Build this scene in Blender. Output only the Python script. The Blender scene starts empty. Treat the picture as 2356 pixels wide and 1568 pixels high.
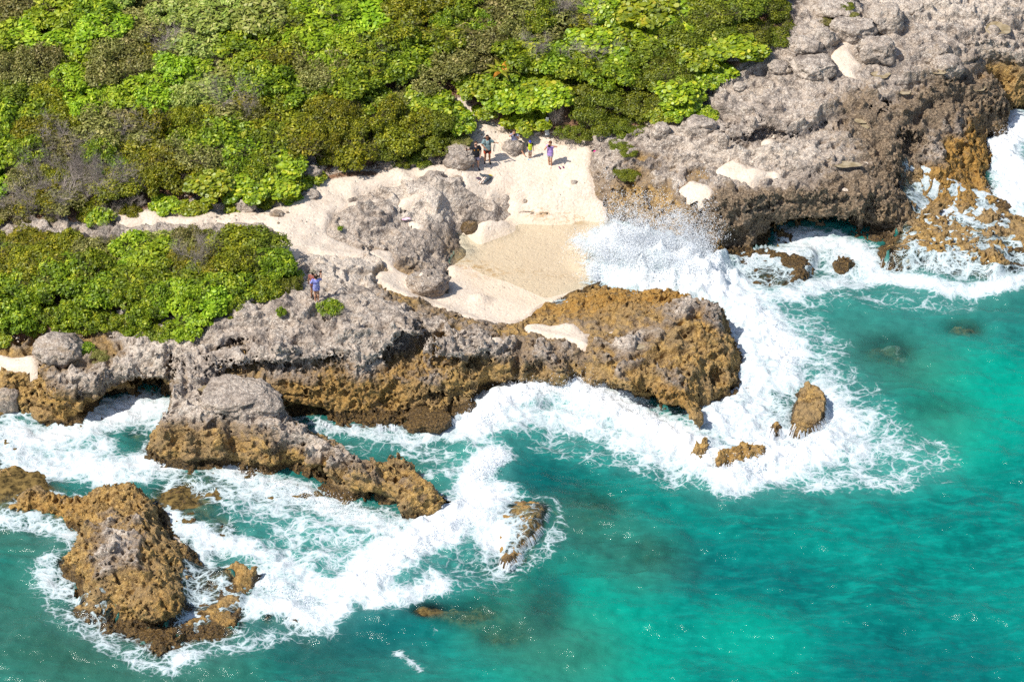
import bpy, math, random, time
import numpy as np
from mathutils import Vector
from mathutils.geometry import delaunay_2d_cdt

T0 = time.time()
random.seed(7)
rng = np.random.default_rng(7)
scene = bpy.context.scene
COL = scene.collection

# ------------------------------------------------------------------ camera, sky, sun
PITCH = math.radians(38.0)
DIST = 170.0
HALF_W = 26.75
CAM = Vector((0.0, -DIST * math.cos(PITCH), DIST * math.sin(PITCH)))
cam_data = bpy.data.cameras.new('camera')
cam_data.sensor_width = 36.0
cam_data.lens = 18.0 * DIST / HALF_W
cam_data.clip_start = 1.0
cam_data.clip_end = 3000.0
cam = bpy.data.objects.new('camera', cam_data)
COL.objects.link(cam)
cam.location = CAM
cam.rotation_euler = (math.pi / 2 - PITCH, 0, 0)
scene.camera = cam

SUN_DIR = Vector((-0.84, -0.37, 0)).normalized()     # horizontal direction towards the sun
SUN_EL = math.radians(55)
to_sun = Vector((SUN_DIR.x * math.cos(SUN_EL), SUN_DIR.y * math.cos(SUN_EL), math.sin(SUN_EL)))
world = bpy.data.worlds.new("World")
scene.world = world
world.use_nodes = True
wn = world.node_tree
sky = wn.nodes.new('ShaderNodeTexSky')
sky.sky_type = 'NISHITA'
sky.sun_disc = False
sky.sun_elevation = SUN_EL
sky.sun_rotation = math.atan2(SUN_DIR.x, SUN_DIR.y)
bg = wn.nodes['Background']
bg.inputs['Strength'].default_value = 0.115
wn.links.new(sky.outputs[0], bg.inputs['Color'])
sun_data = bpy.data.lights.new('sun', 'SUN')
sun_data.energy = 4.2
sun_data.angle = math.radians(0.5)
sun_data.color = (1.0, 0.955, 0.88)
sun = bpy.data.objects.new('sun', sun_data)
sun.rotation_euler = to_sun.to_track_quat('Z', 'Y').to_euler()
sun.location = (0, 0, 60)
COL.objects.link(sun)
scene.view_settings.view_transform = 'Standard'
scene.view_settings.look = 'None'
scene.view_settings.gamma = 1.0
scene.view_settings.exposure = 0.30
scene.view_settings.use_curve_mapping = False
scene.cycles.use_denoising = False
scene.render.filter_size = 1.15
scene.cycles.sample_clamp_indirect = 4.0
scene.cycles.use_adaptive_sampling = True
scene.cycles.adaptive_threshold = 0.02
scene.cycles.max_bounces = 5
scene.cycles.diffuse_bounces = 2
scene.cycles.glossy_bounces = 2
scene.cycles.transmission_bounces = 3
scene.cycles.transparent_max_bounces = 12
scene.cycles.volume_bounces = 3
scene.cycles.caustics_reflective = False
scene.cycles.caustics_refractive = False

# ------------------------------------------------------------------ survey points: a bearing (px, py on a 2355 x 1568 grid) and a height give a place
SW, SH = 2355.0, 1568.0
_c, _s = math.cos(PITCH), math.sin(PITCH)
def ray(px, py):
    u = (np.asarray(px, float) - SW / 2) / (SW / 2) * HALF_W / DIST
    v = -(np.asarray(py, float) - SH / 2) / (SW / 2) * HALF_W / DIST
    return u, _c + v * _s, -_s + v * _c
def at(px, py, z=0.0):
    dx, dy, dz = ray(px, py)
    t = (np.asarray(z, float) - CAM.z) / dz
    return CAM.x + dx * t, CAM.y + dy * t

# ------------------------------------------------------------------ numeric helpers
def gtile(shape, pitch, lo, hi, beta, seed, aniso=None):
    r = np.random.default_rng(seed)
    n = r.standard_normal(shape).astype(np.float32)
    F = np.fft.rfftn(n)
    fr = [np.fft.fftfreq(s, pitch) for s in shape[:-1]] + [np.fft.rfftfreq(shape[-1], pitch)]
    k2 = 0
    for a, f in enumerate(fr):
        sh = [1] * len(shape); sh[a] = len(f)
        w = 1.0 if aniso is None else aniso[a]
        k2 = k2 + (f.reshape(sh) * w) ** 2
    k = np.sqrt(k2); k.flat[0] = 1
    amp = k ** (-beta) * (k > 1.0 / hi) * np.exp(-(k * lo * 0.8) ** 2)
    g = np.fft.irfftn(F * amp, s=shape).astype(np.float32)
    return g / g.std()
def box1(a, r, ax):
    if r < 1: return a
    pad = [(0, 0)] * a.ndim; pad[ax] = (r + 1, r)
    c = np.cumsum(np.pad(a, pad, mode='edge'), axis=ax, dtype=np.float64)
    n = 2 * r + 1
    hi = [slice(None)] * a.ndim; lo = [slice(None)] * a.ndim
    hi[ax] = slice(n, None); lo[ax] = slice(0, -n)
    return ((c[tuple(hi)] - c[tuple(lo)]) / n).astype(np.float32)
def blur(a, r, it=2):
    for _ in range(it):
        a = box1(box1(a, r, 0), r, 1)
    return a
def sstep(a, b, x):
    t = np.clip((x - a) / (b - a), 0, 1)
    return t * t * (3 - 2 * t)

G = 0.08
X0, X1, Y0, Y1 = -34.0, 34.0, -30.0, 40.0
NX, NY = int(round((X1 - X0) / G)) + 1, int(round((Y1 - Y0) / G)) + 1
gx = (X0 + G * np.arange(NX)).astype(np.float32)
gy = (Y0 + G * np.arange(NY)).astype(np.float32)
GXX, GYY = np.meshgrid(gx, gy, indexing='ij')

def polymask(poly):
    """inside test of a world polygon on the grid"""
    m = np.zeros((NX, NY), bool)
    p = np.asarray(poly, float)
    n = len(p)
    for i in range(n):
        xa, ya = p[i]; xb, yb = p[(i + 1) % n]
        if ya == yb: continue
        lo, hi = min(ya, yb), max(ya, yb)
        j0, j1 = np.searchsorted(gy, lo, 'left'), np.searchsorted(gy, hi, 'left')
        if j1 <= j0: continue
        xs = xa + (gy[j0:j1] - ya) * (xb - xa) / (yb - ya)
        m[:, j0:j1] ^= gx[:, None] < xs[None, :]
    return m
def seg_dist(poly, closed=True, cut=8.0):
    """distance from the grid to a polyline, cut off beyond cut metres"""
    D = np.full((NX, NY), cut, np.float32)
    p = [tuple(q) for q in poly]
    if closed: p = p + [p[0]]
    for (xa, ya), (xb, yb) in zip(p[:-1], p[1:]):
        i0 = int(np.clip((min(xa, xb) - cut - X0) / G, 0, NX)); i1 = int(np.clip((max(xa, xb) + cut - X0) / G + 1, 0, NX))
        j0 = int(np.clip((min(ya, yb) - cut - Y0) / G, 0, NY)); j1 = int(np.clip((max(ya, yb) + cut - Y0) / G + 1, 0, NY))
        if i1 <= i0 or j1 <= j0: continue
        x = GXX[i0:i1, j0:j1]; y = GYY[i0:i1, j0:j1]
        dx, dy = xb - xa, yb - ya
        L = dx * dx + dy * dy + 1e-9
        t = np.clip(((x - xa) * dx + (y - ya) * dy) / L, 0, 1)
        d = np.hypot(x - xa - t * dx, y - ya - t * dy)
        D[i0:i1, j0:j1] = np.minimum(D[i0:i1, j0:j1], d)
    return D

# ------------------------------------------------------------------ shoreline (z = 0)
MAIN = [(-500,975),(0,965),(40,958),(75,960),(95,973),(140,978),(180,980),(215,968),(245,957),(287,948),(340,947),(385,950),
 (388,957),(372,987),(345,1012),(330,1032),(322,1050),(345,1070),(400,1080),(440,1092),(500,1097),(540,1097),(600,1108),
 (650,1110),(700,1118),(740,1130),(780,1147),(830,1165),(900,1180),(915,1207),(945,1214),(1000,1197),(1045,1180),(1060,1160),
 (1030,1150),(990,1130),(955,1112),(962,1092),(945,1085),(880,1085),(840,1098),(795,1070),(785,1035),(690,1003),(655,968),(690,968),(760,982),
 (860,988),(920,985),(950,1000),(1000,1003),(1037,980),(1055,962),(1095,965),(1115,945),(1140,920),(1180,915),(1260,915),
 (1300,915),(1360,930),(1430,955),(1500,970),(1560,985),(1585,1015),(1625,1010),(1640,950),(1665,930),(1700,905),(1712,880),
 (1718,830),(1690,790),(1680,760),(1655,745),(1620,725),(1530,700),(1480,690),(1430,675),(1400,667),(1385,640),(1385,600),(1392,540),
 (1405,508),(1440,520),(1520,555),(1590,585),(1640,600),(1665,604),(1695,594),(1790,563),(1840,562),(1927,562),(2001,567),
 (2012,575),(2014,610),(2055,625),(2126,622),(2176,645),(2217,642),(2287,652),(2325,640),(2355,630),(2800,640),(2800,520),
 (2355,500),(2325,470),(2301,455),(2270,415),(2287,401),(2298,374),(2277,337),(2274,322),(2314,320),(2326,297),(2325,270),
 (2355,262),(2800,245),(3200,-600),(-1200,-600)]
PENIN_Z = 0
ISLET = [(5,1172),(44,1155),(57,1135),(98,1134),(155,1145),(236,1140),(300,1137),(337,1152),(378,1174),(400,1205),(440,1250),(462,1275),
 (478,1298),(500,1312),(530,1312),(560,1316),(600,1325),(612,1335),(600,1360),(590,1375),(580,1400),(567,1427),(560,1457),
 (506,1477),(438,1481),(408,1498),(371,1520),(351,1510),(304,1474),(263,1457),(236,1460),(219,1440),(169,1430),(152,1413),
 (180,1393),(158,1376),(138,1370),(162,1350),(150,1325),(125,1297),(118,1287),(155,1280),(172,1258),(175,1232),(148,1212),
 (125,1198),(84,1190),(34,1186)]
SLAB = [(1110,1195),(1125,1168),(1180,1157),(1255,1160),(1268,1172),(1255,1205),(1232,1240),(1205,1258),(1195,1288),(1172,1308),
 (1145,1300),(1150,1270),(1135,1240)]
ROCKS = {   # small rocks standing in the sea: outline at the waterline, top height
 'hook':   ([(1822,965),(1835,915),(1860,905),(1885,915),(1900,945),(1897,985),(1880,1000),(1862,1012),(1838,1016),(1816,996)], .62),
 'stub':   ([(1766,985),(1782,978),(1800,982),(1799,1002),(1783,1010),(1768,1004)], .75),
 'crown':  ([(1640,1072),(1652,1058),(1680,1050),(1700,1040),(1730,1040),(1760,1042),(1756,1062),(1735,1070),(1705,1078),(1670,1084),(1650,1090)], .72),
 'claw':   ([(1586,1050),(1600,1030),(1622,1024),(1640,1036),(1632,1058),(1610,1072),(1592,1066)], .7),
 'peg':    ([(1802,838),(1812,832),(1817,842),(1812,852),(1803,850)], .55),
 'awash':  ([(1672,612),(1700,590),(1790,575),(1865,575),(1872,595),(1852,640),(1815,665),(1750,662),(1690,655)], .28),
 'button': ([(1915,590),(1935,582),(1962,590),(1965,612),(1940,622),(1918,612)], .3),
 'spike':  ([(470,1262),(482,1252),(498,1258),(495,1275),(478,1278)], .4),
 'crumb1': ([(600,1400),(608,1392),(616,1400),(606,1408)], .35),
 'crumb2': ([(601,1425),(615,1414),(636,1413),(634,1425),(614,1436)], .35),
 'crumb3': ([(652,1430),(666,1418),(690,1428),(695,1438),(672,1438)], .35),
 'tidal':  ([(1075,690),(1090,683),(1108,684),(1128,690),(1145,700),(1128,703),(1115,712),(1092,713)], .55),
 'flat':   ([(2355,530),(2320,540),(2310,565),(2345,580),(2500,580),(2500,530)], .5),
 'knob':   ([(2110,482),(2125,474),(2146,480),(2142,492),(2120,492)], 1.05),
}
def wpoly(poly, z=0.0):
    a = np.array(poly, float)
    x, y = at(a[:, 0], a[:, 1], z)
    return np.stack([x, y], 1)
W_MAIN, W_ISLET, W_SLAB = wpoly(MAIN), wpoly(ISLET), wpoly(SLAB)
def grow(p, f):
    c = p.mean(0); return c + (p - c) * f
W_ROCKS = {k: (grow(wpoly(p, 0 if k != 'tidal' else 0.1), 1.12), z) for k, (p, z) in ROCKS.items()}

# ------------------------------------------------------------------ survey heights
P = []
def H(*pts):
    for p in pts: P.append(p)
def L(pts, step=14):
    for (a, b, c), (d, e, f) in zip(pts[:-1], pts[1:]):
        n = max(1, int(math.hypot(d - a, e - b) / step))
        for i in range(n):
            t = i / n
            P.append((a + (d - a) * t, b + (e - b) * t, c + (f - c) * t))
    P.append(pts[-1])
# far ground and scrub slope
H((-900,-400,8),(0,-400,8.5),(900,-400,8.5),(1700,-400,8),(2400,-400,7),(3100,-400,6),(-900,200,5),(-900,600,3),(-900,800,2.5),(-600,960,.8))
H((0,0,5.5),(400,0,5.6),(900,0,5.6),(1400,0,5.6),(1850,0,5.5),(2100,0,5.2),(2355,0,4.6),(2700,0,4.0),(2700,200,1.5),
  (0,250,3.9),(400,250,3.9),(800,250,3.7),(1300,150,4.2),(1600,150,4.4),(1750,100,4.8),(1500,200,3.9),(1300,250,3.1),(200,400,3.0),(500,400,2.7),(650,330,2.7),(900,330,2.3))
L([(1000,180,3.6),(1010,200,3.5),(1050,250,2.9),(1090,300,2.3),(1120,340,1.9)])
# beach
L([(660,430,2.3),(740,400,2.2),(860,385,2.0),(1020,375,1.9),(1100,340,1.9),(1200,320,1.9),(1300,325,1.9),(1355,335,2.0)], 30)
H((1100,400,1.5),(1250,380,1.4),(1350,400,1.4),(1200,440,.9),(1300,450,.8),(1375,455,.7),(1120,440,1.1))
L([(1160,490,.18),(1250,500,.13),(1350,497,.13),(1400,490,.3)], 30)
H((1060,545,-.08),(1200,540,-.16),(1300,560,-.25),(1300,620,-.25),(1200,640,-.06),(1100,620,-.02),(1050,600,.02),(1100,575,-.12),(1200,590,-.14))
L([(1040,640,.25),(1000,690,.6),(1080,722,.5),(1150,742,.4),(1185,740,.35)], 25)
H((1120,665,.12),(1230,700,.08),(1300,670,-.1),(1350,640,-.3),(1375,560,-.45))
# low rocks between beach and pool
L([(790,455,1.75),(840,452,1.75),(920,432,1.6),(950,412,1.7)],20)
H((800,440,2.0),(880,428,2.15),(930,410,2.1))
H((915,425,1.9),(960,412,1.9),(1000,418,2.0),(1060,405,1.85),(1055,430,1.7),(1100,455,1.75),(940,470,1.7),(1000,465,1.9),(1060,478,1.6))
L([(1150,498,.25),(1100,508,.2),(1060,512,.2),(1050,530,.15),(1062,560,.0),(1075,580,.0),(1040,600,.1),(1028,625,.2),(1000,640,.35)],20)
H((1140,470,1.1),(1120,480,1.1),(1040,500,1.0),(1020,520,1.0),(980,505,1.4),(1000,550,1.1),(1020,580,.8),(960,560,1.3),(990,600,.8),(1000,620,.6))
L([(762,545,1.8),(800,560,1.5),(850,560,1.4),(900,520,1.5),(915,490,1.6)],20)
H((780,500,1.95),(830,480,2.1),(830,510,2.05),(880,480,1.95),(870,525,1.8),(790,530,1.9),(905,470,1.75))
H((900,600,1.4),(870,640,1.6),(930,645,1.2),(930,590,1.5),(960,620,1.0),(1010,670,.75),(940,668,1.1),(985,640,1.25),(960,652,1.4),(1010,655,1.1),(1030,672,.55))
H((700,500,2.2),(640,540,2.4),(660,600,2.6),(750,580,2.1),(500,500,2.4),(300,495,2.5),(700,450,2.2),(560,480,2.3),(850,590,1.9))
H((100,560,2.8),(400,560,2.8),(600,560,2.7),(200,700,2.6),(400,700,3.1),(600,650,3.3),(680,650,3.3),(100,760,2.2),(0,650,2.6),(300,760,2.5))
# headland top
H((730,690,3.6),(720,625,2.9),(800,620,2.5),(850,645,2.3),(720,670,3.4),(780,660,3.2),(800,640,2.5))
L([(440,790,3.1),(500,745,3.5),(560,712,3.75),(640,695,3.85),(760,705,3.85),(850,690,3.35),(900,705,3.3),(960,722,3.0),(1030,745,2.5),(1080,755,1.9),(1120,752,1.2)],25)
L([(860,655,1.9),(930,690,1.7),(1000,712,1.3),(1050,728,1.0),(1130,745,.8)],25)
L([(405,860,2.9),(420,830,3.1),(470,850,3.0),(530,830,3.55),(570,812,3.7),(660,806,3.8),(712,802,3.85),(780,778,3.9),(850,765,3.85),(907,780,3.7),(950,762,3.65),(1000,790,3.4),(1060,808,3.1),(1120,803,2.7),(1135,780,2.4)],18)
L([(500,880,2.3),(540,872,2.5),(650,868,2.5),(760,872,2.3),(850,868,2.2),(930,858,2.1),(1000,868,1.9),(1080,868,1.7),(1140,850,1.8),(1200,848,1.9),(1300,850,1.8)],22)
L([(640,935,1.2),(700,932,1.05),(760,945,.7),(850,940,.65),(930,938,.6),(1000,938,.6),(1080,918,.55),(1130,898,.5)],20)
L([(690,962,.35),(760,972,.35),(860,980,.3),(920,976,.3),(960,985,.55),(1000,985,.6),(1030,968,.4),(1070,955,.35),(1100,935,.35)],16)
# headland, seaward part
H((1150,765,1.4),(1200,745,1.0),(1270,760,1.15),(1340,760,1.2),(1300,722,1.0),(1400,700,1.35),(1500,712,1.6),(1590,700,2.1),(1640,715,2.2),(1620,690,2.1),
  (1200,790,1.9),(1300,800,1.8),(1250,820,1.9),(1400,780,1.9),(1500,780,2.2),(1600,780,2.2),(1645,790,1.8),(1400,830,2.0),(1500,850,2.1),(1600,850,1.9),(1670,850,1.2),
  (1350,735,1.3),(1450,745,1.7),(1550,740,2.0))
L([(1215,712,.25),(1260,700,.4),(1330,682,.4),(1400,662,.55),(1480,672,.7),(1530,672,1.0),(1580,682,1.4),(1655,705,1.7)],25)
L([(1300,858,1.7),(1360,872,1.75),(1430,890,1.8),(1500,905,1.85),(1560,915,1.6),(1600,945,1.5),(1625,965,1.2)],18)
L([(1662,745,1.2),(1678,785,1.1),(1700,815,.8),(1692,850,.7),(1685,880,.7),(1640,908,.7)],18)
# peninsula
H((400,900,2.6),(440,900,2.6),(480,890,2.5),(450,960,2.4),(520,950,2.4),(600,965,2.3),(660,985,2.05),(720,1010,1.9),(770,1015,1.7),(700,1040,2.0),(760,1055,2.0),
  (380,1000,1.8),(352,1020,1.2),(430,1010,2.1),(500,1020,2.1),(560,1030,2.0),(620,1035,2.0),(350,1040,.8),(580,985,2.3),(630,950,2.2),
  (920,1055,1.4),(945,1060,1.3),(880,1060,1.5),(395,950,2.2),(600,910,2.5),(640,935,1.6))
L([(640,1060,1.5),(700,1078,1.35),(740,1082,1.55),(800,1088,1.85),(860,1100,1.75),(930,1115,1.75),(980,1130,1.5),(1035,1148,1.0)],18)
L([(690,985,2.0),(760,1010,1.85),(792,1038,1.7),(840,1064,1.6),(870,1060,1.5),(900,1055,1.35),(945,1058,1.25),(950,1085,1.3),(1000,1118,1.2)],18)
# west shore
H((0,890,2.2),(60,880,2.3),(100,850,2.4),(0,820,2.0),(30,850,2.1),(150,860,2.5),(220,870,2.4),(280,800,2.3),(320,820,2.6),(250,840,2.4),(0,930,1.2),(60,930,.9),(110,925,1.2),(100,955,.5))
L([(130,900,2.1),(180,893,2.4),(240,880,2.6),(300,868,2.7),(385,858,2.9)],20)
L([(150,935,1.2),(200,920,1.7),(250,905,2.2),(300,893,2.3),(380,885,2.4)],20)
# right shore
H((1600,200,4.0),(1700,250,3.9),(1650,350,3.5),(1750,330,3.7),(1900,300,3.8),(1500,300,3.3),(1450,350,2.9),(1450,420,2.2),(1520,440,2.5),(1400,330,2.5),(1500,260,3.3),
  (1550,240,3.6),(1700,400,3.35),(1800,400,3.35),(1900,400,3.2),(1980,380,3.1),(1700,435,3.2),(2000,250,3.9),(2100,150,4.3),(1900,150,4.6),(2200,80,4.4),
  (2200,200,3.4),(2100,300,3.1),(2050,380,2.9),(2355,130,3.2),(2300,190,2.8),(2280,240,2.0),(2200,320,2.2),(2230,380,1.1),(2270,380,.6),(2150,400,1.6),(2250,280,1.7),
  (1470,470,1.3),(1560,480,2.4),(2700,300,.3))
L([(1358,345,1.9),(1368,400,1.5),(1388,440,1.0),(1402,480,.5)],18)
L([(1375,350,2.4),(1390,400,2.1),(1410,440,1.6)],18)
L([(1590,462,2.9),(1630,455,3.15),(1700,468,3.2),(1800,455,3.0),(1900,448,3.0),(1980,452,2.85),(2040,440,2.4),(2075,425,1.6),(2095,440,.8)],18)
L([(2024,590,.85),(2058,600,.9),(2126,602,.9),(2176,618,.95),(2267,625,.95),(2330,608,.9)],18)
H((2030,560,.9),(2100,570,.8),(2180,585,.75),(2280,590,.8),(2100,510,.55),(2200,520,.5),(2150,465,.4),(2300,520,.5),(2250,470,.4),(2280,450,.5),(2700,580,.6),(2450,560,.6))
# islet
H((300,1110,1.45),(240,1122,1.3),(160,1141,.9),(100,1131,.8),(60,1125,.7),(50,1163,.45),(100,1165,.6),(160,1170,.9),(200,1195,1.1),(250,1180,1.4),(320,1165,1.5),(350,1168,1.2),(368,1180,.8),
  (250,1250,1.7),(320,1240,1.75),(370,1232,1.2),(400,1240,.8),(200,1285,1.5),(155,1293,.65),(280,1320,1.85),(340,1320,1.9),(375,1310,1.35),(410,1325,.75),(432,1372,.4),
  (225,1340,1.35),(190,1360,.8),(300,1362,1.75),(345,1372,1.85),(385,1364,1.55),(120,1160,.7),(140,1290,.6),(185,1240,1.1),(430,1262,.6),(440,1290,.45),
  (300,1432,.4),(350,1440,.4),(400,1432,.4),(430,1402,.3),(220,1408,.5),(180,1403,.35),(250,1440,.4),(320,1468,.5),(370,1490,.55),(420,1470,.45),(500,1460,.45),(550,1440,.45),
  (480,1425,.36),(520,1400,.42),(450,1325,.36),(480,1352,.32),(520,1370,.34),(540,1345,.38),(505,1298,.8),(550,1284,1.2),(602,1294,1.1),(585,1322,.9),(555,1330,.7),(460,1380,.2),(560,1380,.4),(260,1410,.35))
H((1130,1180,.35),(1180,1160,.4),(1245,1160,.5),(1235,1200,.5),(1215,1225,.5),(1165,1225,.3),(1170,1275,.45),(1160,1290,.4))
pts = []
for px, py, z in P:
    x, y = at(px, py, z); pts.append((float(x), float(y), z))
for poly in [W_MAIN, W_ISLET, W_SLAB]:
    q = list(map(tuple, poly)) + [tuple(poly[0])]
    for (xa, ya), (xb, yb) in zip(q[:-1], q[1:]):
        n = max(1, int(math.hypot(xb - xa, yb - ya) / 0.45))
        if n > 200: n = 20
        for i in range(n):
            t = i / n
            pts.append((xa + (xb - xa) * t, ya + (yb - ya) * t, 0.0))
pts += [(-120, -120, 0), (120, -120, 0), (-120, 160, 9), (120, 160, 8)]
# Delaunay mesh of the survey, rasterised to the grid
vs = [Vector((p[0], p[1])) for p in pts]
ov, oe, of, oi, _, _ = delaunay_2d_cdt(vs, [], [], 0, 0.02)
oz = np.array([pts[i[0]][2] for i in oi])
oxy = np.array([(v.x, v.y) for v in ov])
Tm = np.zeros((NX, NY), np.float32)
for f in of:
    a, b, c = oxy[f[0]], oxy[f[1]], oxy[f[2]]
    mn = np.minimum(np.minimum(a, b), c); mx = np.maximum(np.maximum(a, b), c)
    i0, i1 = np.searchsorted(gx, mn[0] - 1e-4), np.searchsorted(gx, mx[0] + 1e-4)
    j0, j1 = np.searchsorted(gy, mn[1] - 1e-4), np.searchsorted(gy, mx[1] + 1e-4)
    if i1 <= i0 or j1 <= j0: continue
    x = GXX[i0:i1, j0:j1]; y = GYY[i0:i1, j0:j1]
    det = (b[1] - c[1]) * (a[0] - c[0]) + (c[0] - b[0]) * (a[1] - c[1])
    if abs(det) < 1e-12: continue
    l0 = ((b[1] - c[1]) * (x - c[0]) + (c[0] - b[0]) * (y - c[1])) / det
    l1 = ((c[1] - a[1]) * (x - c[0]) + (a[0] - c[0]) * (y - c[1])) / det
    l2 = 1 - l0 - l1
    m = (l0 >= -1e-4) & (l1 >= -1e-4) & (l2 >= -1e-4)
    z = l0 * oz[f[0]] + l1 * oz[f[1]] + l2 * oz[f[2]]
    sub = Tm[i0:i1, j0:j1]; sub[m] = z[m]
land_id = np.zeros((NX, NY), np.int16)
land = polymask(W_MAIN); land_id[land] = 1
m = polymask(W_ISLET); land_id[m] = 2
m = polymask(W_SLAB); land_id[m] = 3
land = land_id > 0
dsea = np.minimum(seg_dist(W_MAIN, cut=7.0), np.minimum(seg_dist(W_ISLET, cut=7.0), seg_dist(W_SLAB, cut=7.0)))
for n, (k, (poly, top)) in enumerate(W_ROCKS.items()):
    mk = polymask(poly); dd = seg_dist(poly, cut=7.0)
    if k in ('tidal', 'knob', 'spike'):
        Tm = np.where(mk, np.maximum(Tm, top * sstep(0, .35, dd) + (.1 if k == 'tidal' else 0)), Tm)
    else:
        Tm = np.where(mk, top * (0.45 + 0.55 * sstep(0, .25, dd)), Tm)
    new = mk & ~land
    land_id[new] = 10 + n; land |= new
    dsea = np.where(mk, np.minimum(dsea, dd), np.minimum(dsea, dd))
# sea bed
shelf = np.full((NX, NY), 0.0, np.float32)
bed = -0.45 - 0.42 * dsea - 0.5 * sstep(2, 7, dsea)
REEFS = [   # drowned rock: centre, half sizes in metres, top height
 (30,1095,2.9,3.0,.13),(-10,1040,2.0,3.0,.12),(75,1130,1.6,1.2,.1),(445,1145,3.0,2.8,.04),(415,1200,1.8,1.8,.03),(500,1225,1.4,1.4,-.02),(510,1110,2.4,1.0,.0),(650,1138,3.2,1.0,-.02),
 (985,1405,1.7,1.1,-.08),(1090,1420,2.4,1.5,-.32),(1160,1480,2.2,1.6,-.6),(1360,1190,2.4,2.2,-.65),(2040,820,2.8,2.2,-.6),(2215,765,1.8,1.2,-.4),
 (1500,1295,2.0,1.5,-.75),(2150,965,2.8,1.4,-.9),(200,1500,5,2.5,-.8),(60,1400,4,3,-1.6),(1740,930,2.6,3.8,-.06),(1700,780,1.2,2.2,-.1),
 (310,1005,.7,.5,-.35),(250,1005,.5,.4,-.3),(1260,1430,1.6,3,-.75),(1330,1560,3,1.2,-1.5),(900,1240,2.0,.8,-.4),(1650,990,1.8,1.6,-.15),
 (2100,1080,2.2,1.2,-1.7),(1490,1340,3,1.0,-1.5),(1840,1300,3,1.2,-2.0),(110,1180,2.5,.8,-.3),(140,1345,1.0,1.4,-.3),(60,1210,2.8,1.2,-.35),
 (860,1010,2.5,.8,-.7),(1060,1000,.8,.5,-.5),(700,1180,2,.6,-.5)]
for px, py, rx, ry, top in REEFS:
    x, y = at(px, py, top)
    d = np.hypot((GXX - x) / rx, (GYY - y) / ry)
    w = 1 - sstep(.35, 1.15, d)
    bed = bed * (1 - w) + np.maximum(bed, top) * w
T = np.where(land, Tm, np.minimum(bed, .14))
T = blur(T.astype(np.float32), 1, 2)
# ledges and steps across the bare rock: bearings left to right over the ground, step height, width

def ground(px, py, grid=None):
    """where the line of sight of a survey bearing meets the terrain"""
    g = T if grid is None else grid
    dx, dy, dz = ray(px, py)
    dx, dy = float(dx), float(dy)
    for z in np.arange(8.5, -3.0, -0.04):
        t = (z - CAM.z) / float(dz)
        x, y = CAM.x + dx * t, CAM.y + dy * t
        i, j = int(round((x - X0) / G)), int(round((y - Y0) / G))
        if 0 <= i < NX and 0 <= j < NY and g[i, j] >= z:
            return x, y, float(g[i, j])
    x, y = at(px, py, 0.0)
    return float(x), float(y), 0.0
LEDGES = [([(1600,207),(1650,197),(1700,215),(1760,240)],.16,.5),([(1684,324),(1721,325),(1751,300),(1778,304),(1812,312),(1856,298),(1883,287),(1890,266),(1908,262)],.30,.7),
 ([(1403,401),(1440,392),(1494,384),(1571,367)],.18,.5),([(1920,324),(1970,335),(2041,364)],.14,.5),([(1785,374),(1839,395),(1940,388)],.15,.5),([(2102,145),(2156,142),(2193,135)],.30,.6),
 ([(2100,190),(2156,195),(2210,168),(2250,152)],.36,.7),([(2301,128),(2355,135)],.25,.6),([(2090,275),(2136,233),(2193,216)],.34,.6),([(668,764),(725,757),(786,740),(850,742)],.10,.6),
 ([(607,852),(668,855),(712,845)],.16,.4),([(786,777),(860,772),(955,757)],.12,.5),([(1500,290),(1560,275),(1600,262)],.22,.5),([(1450,330),(1500,322),(1560,330)],.16,.5),
 ([(1960,215),(2020,230),(2080,222)],.14,.5),([(1600,345),(1650,352),(1700,362)],.16,.5),([(2000,60),(2100,70),(2200,60)],.12,.6),([(2150,30),(2250,45),(2340,35)],.12,.6),([(1650,255),(1720,270),(1800,262)],.14,.6),
 ([(560,745),(640,728),(720,738)],.10,.5),([(900,738),(980,752),(1050,775)],.12,.5),([(480,770),(520,752),(560,735)],.10,.5),([(1350,800),(1450,815),(1560,805)],.14,.5),([(1480,745),(1560,760),(1630,750)],.16,.4),
 ([(400,985),(470,965),(540,985)],.10,.4),([(560,1000),(640,1005),(700,1020)],.14,.4),([(200,1230),(280,1215),(350,1225)],.16,.4),([(200,1300),(300,1290),(380,1290)],.12,.4),([(230,1130),(290,1140),(340,1150)],.12,.3)]
def gpoly(poly):
    return [ground(px, py)[:2] for px, py in poly]
def sample(g, x, y):
    fx = np.clip((np.asarray(x) - X0) / G, 0, NX - 1.001); fy = np.clip((np.asarray(y) - Y0) / G, 0, NY - 1.001)
    i = fx.astype(int); j = fy.astype(int); u = fx - i; v = fy - j
    return (g[i, j] * (1 - u) * (1 - v) + g[i + 1, j] * u * (1 - v) + g[i, j + 1] * (1 - u) * v + g[i + 1, j + 1] * u * v)

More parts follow.
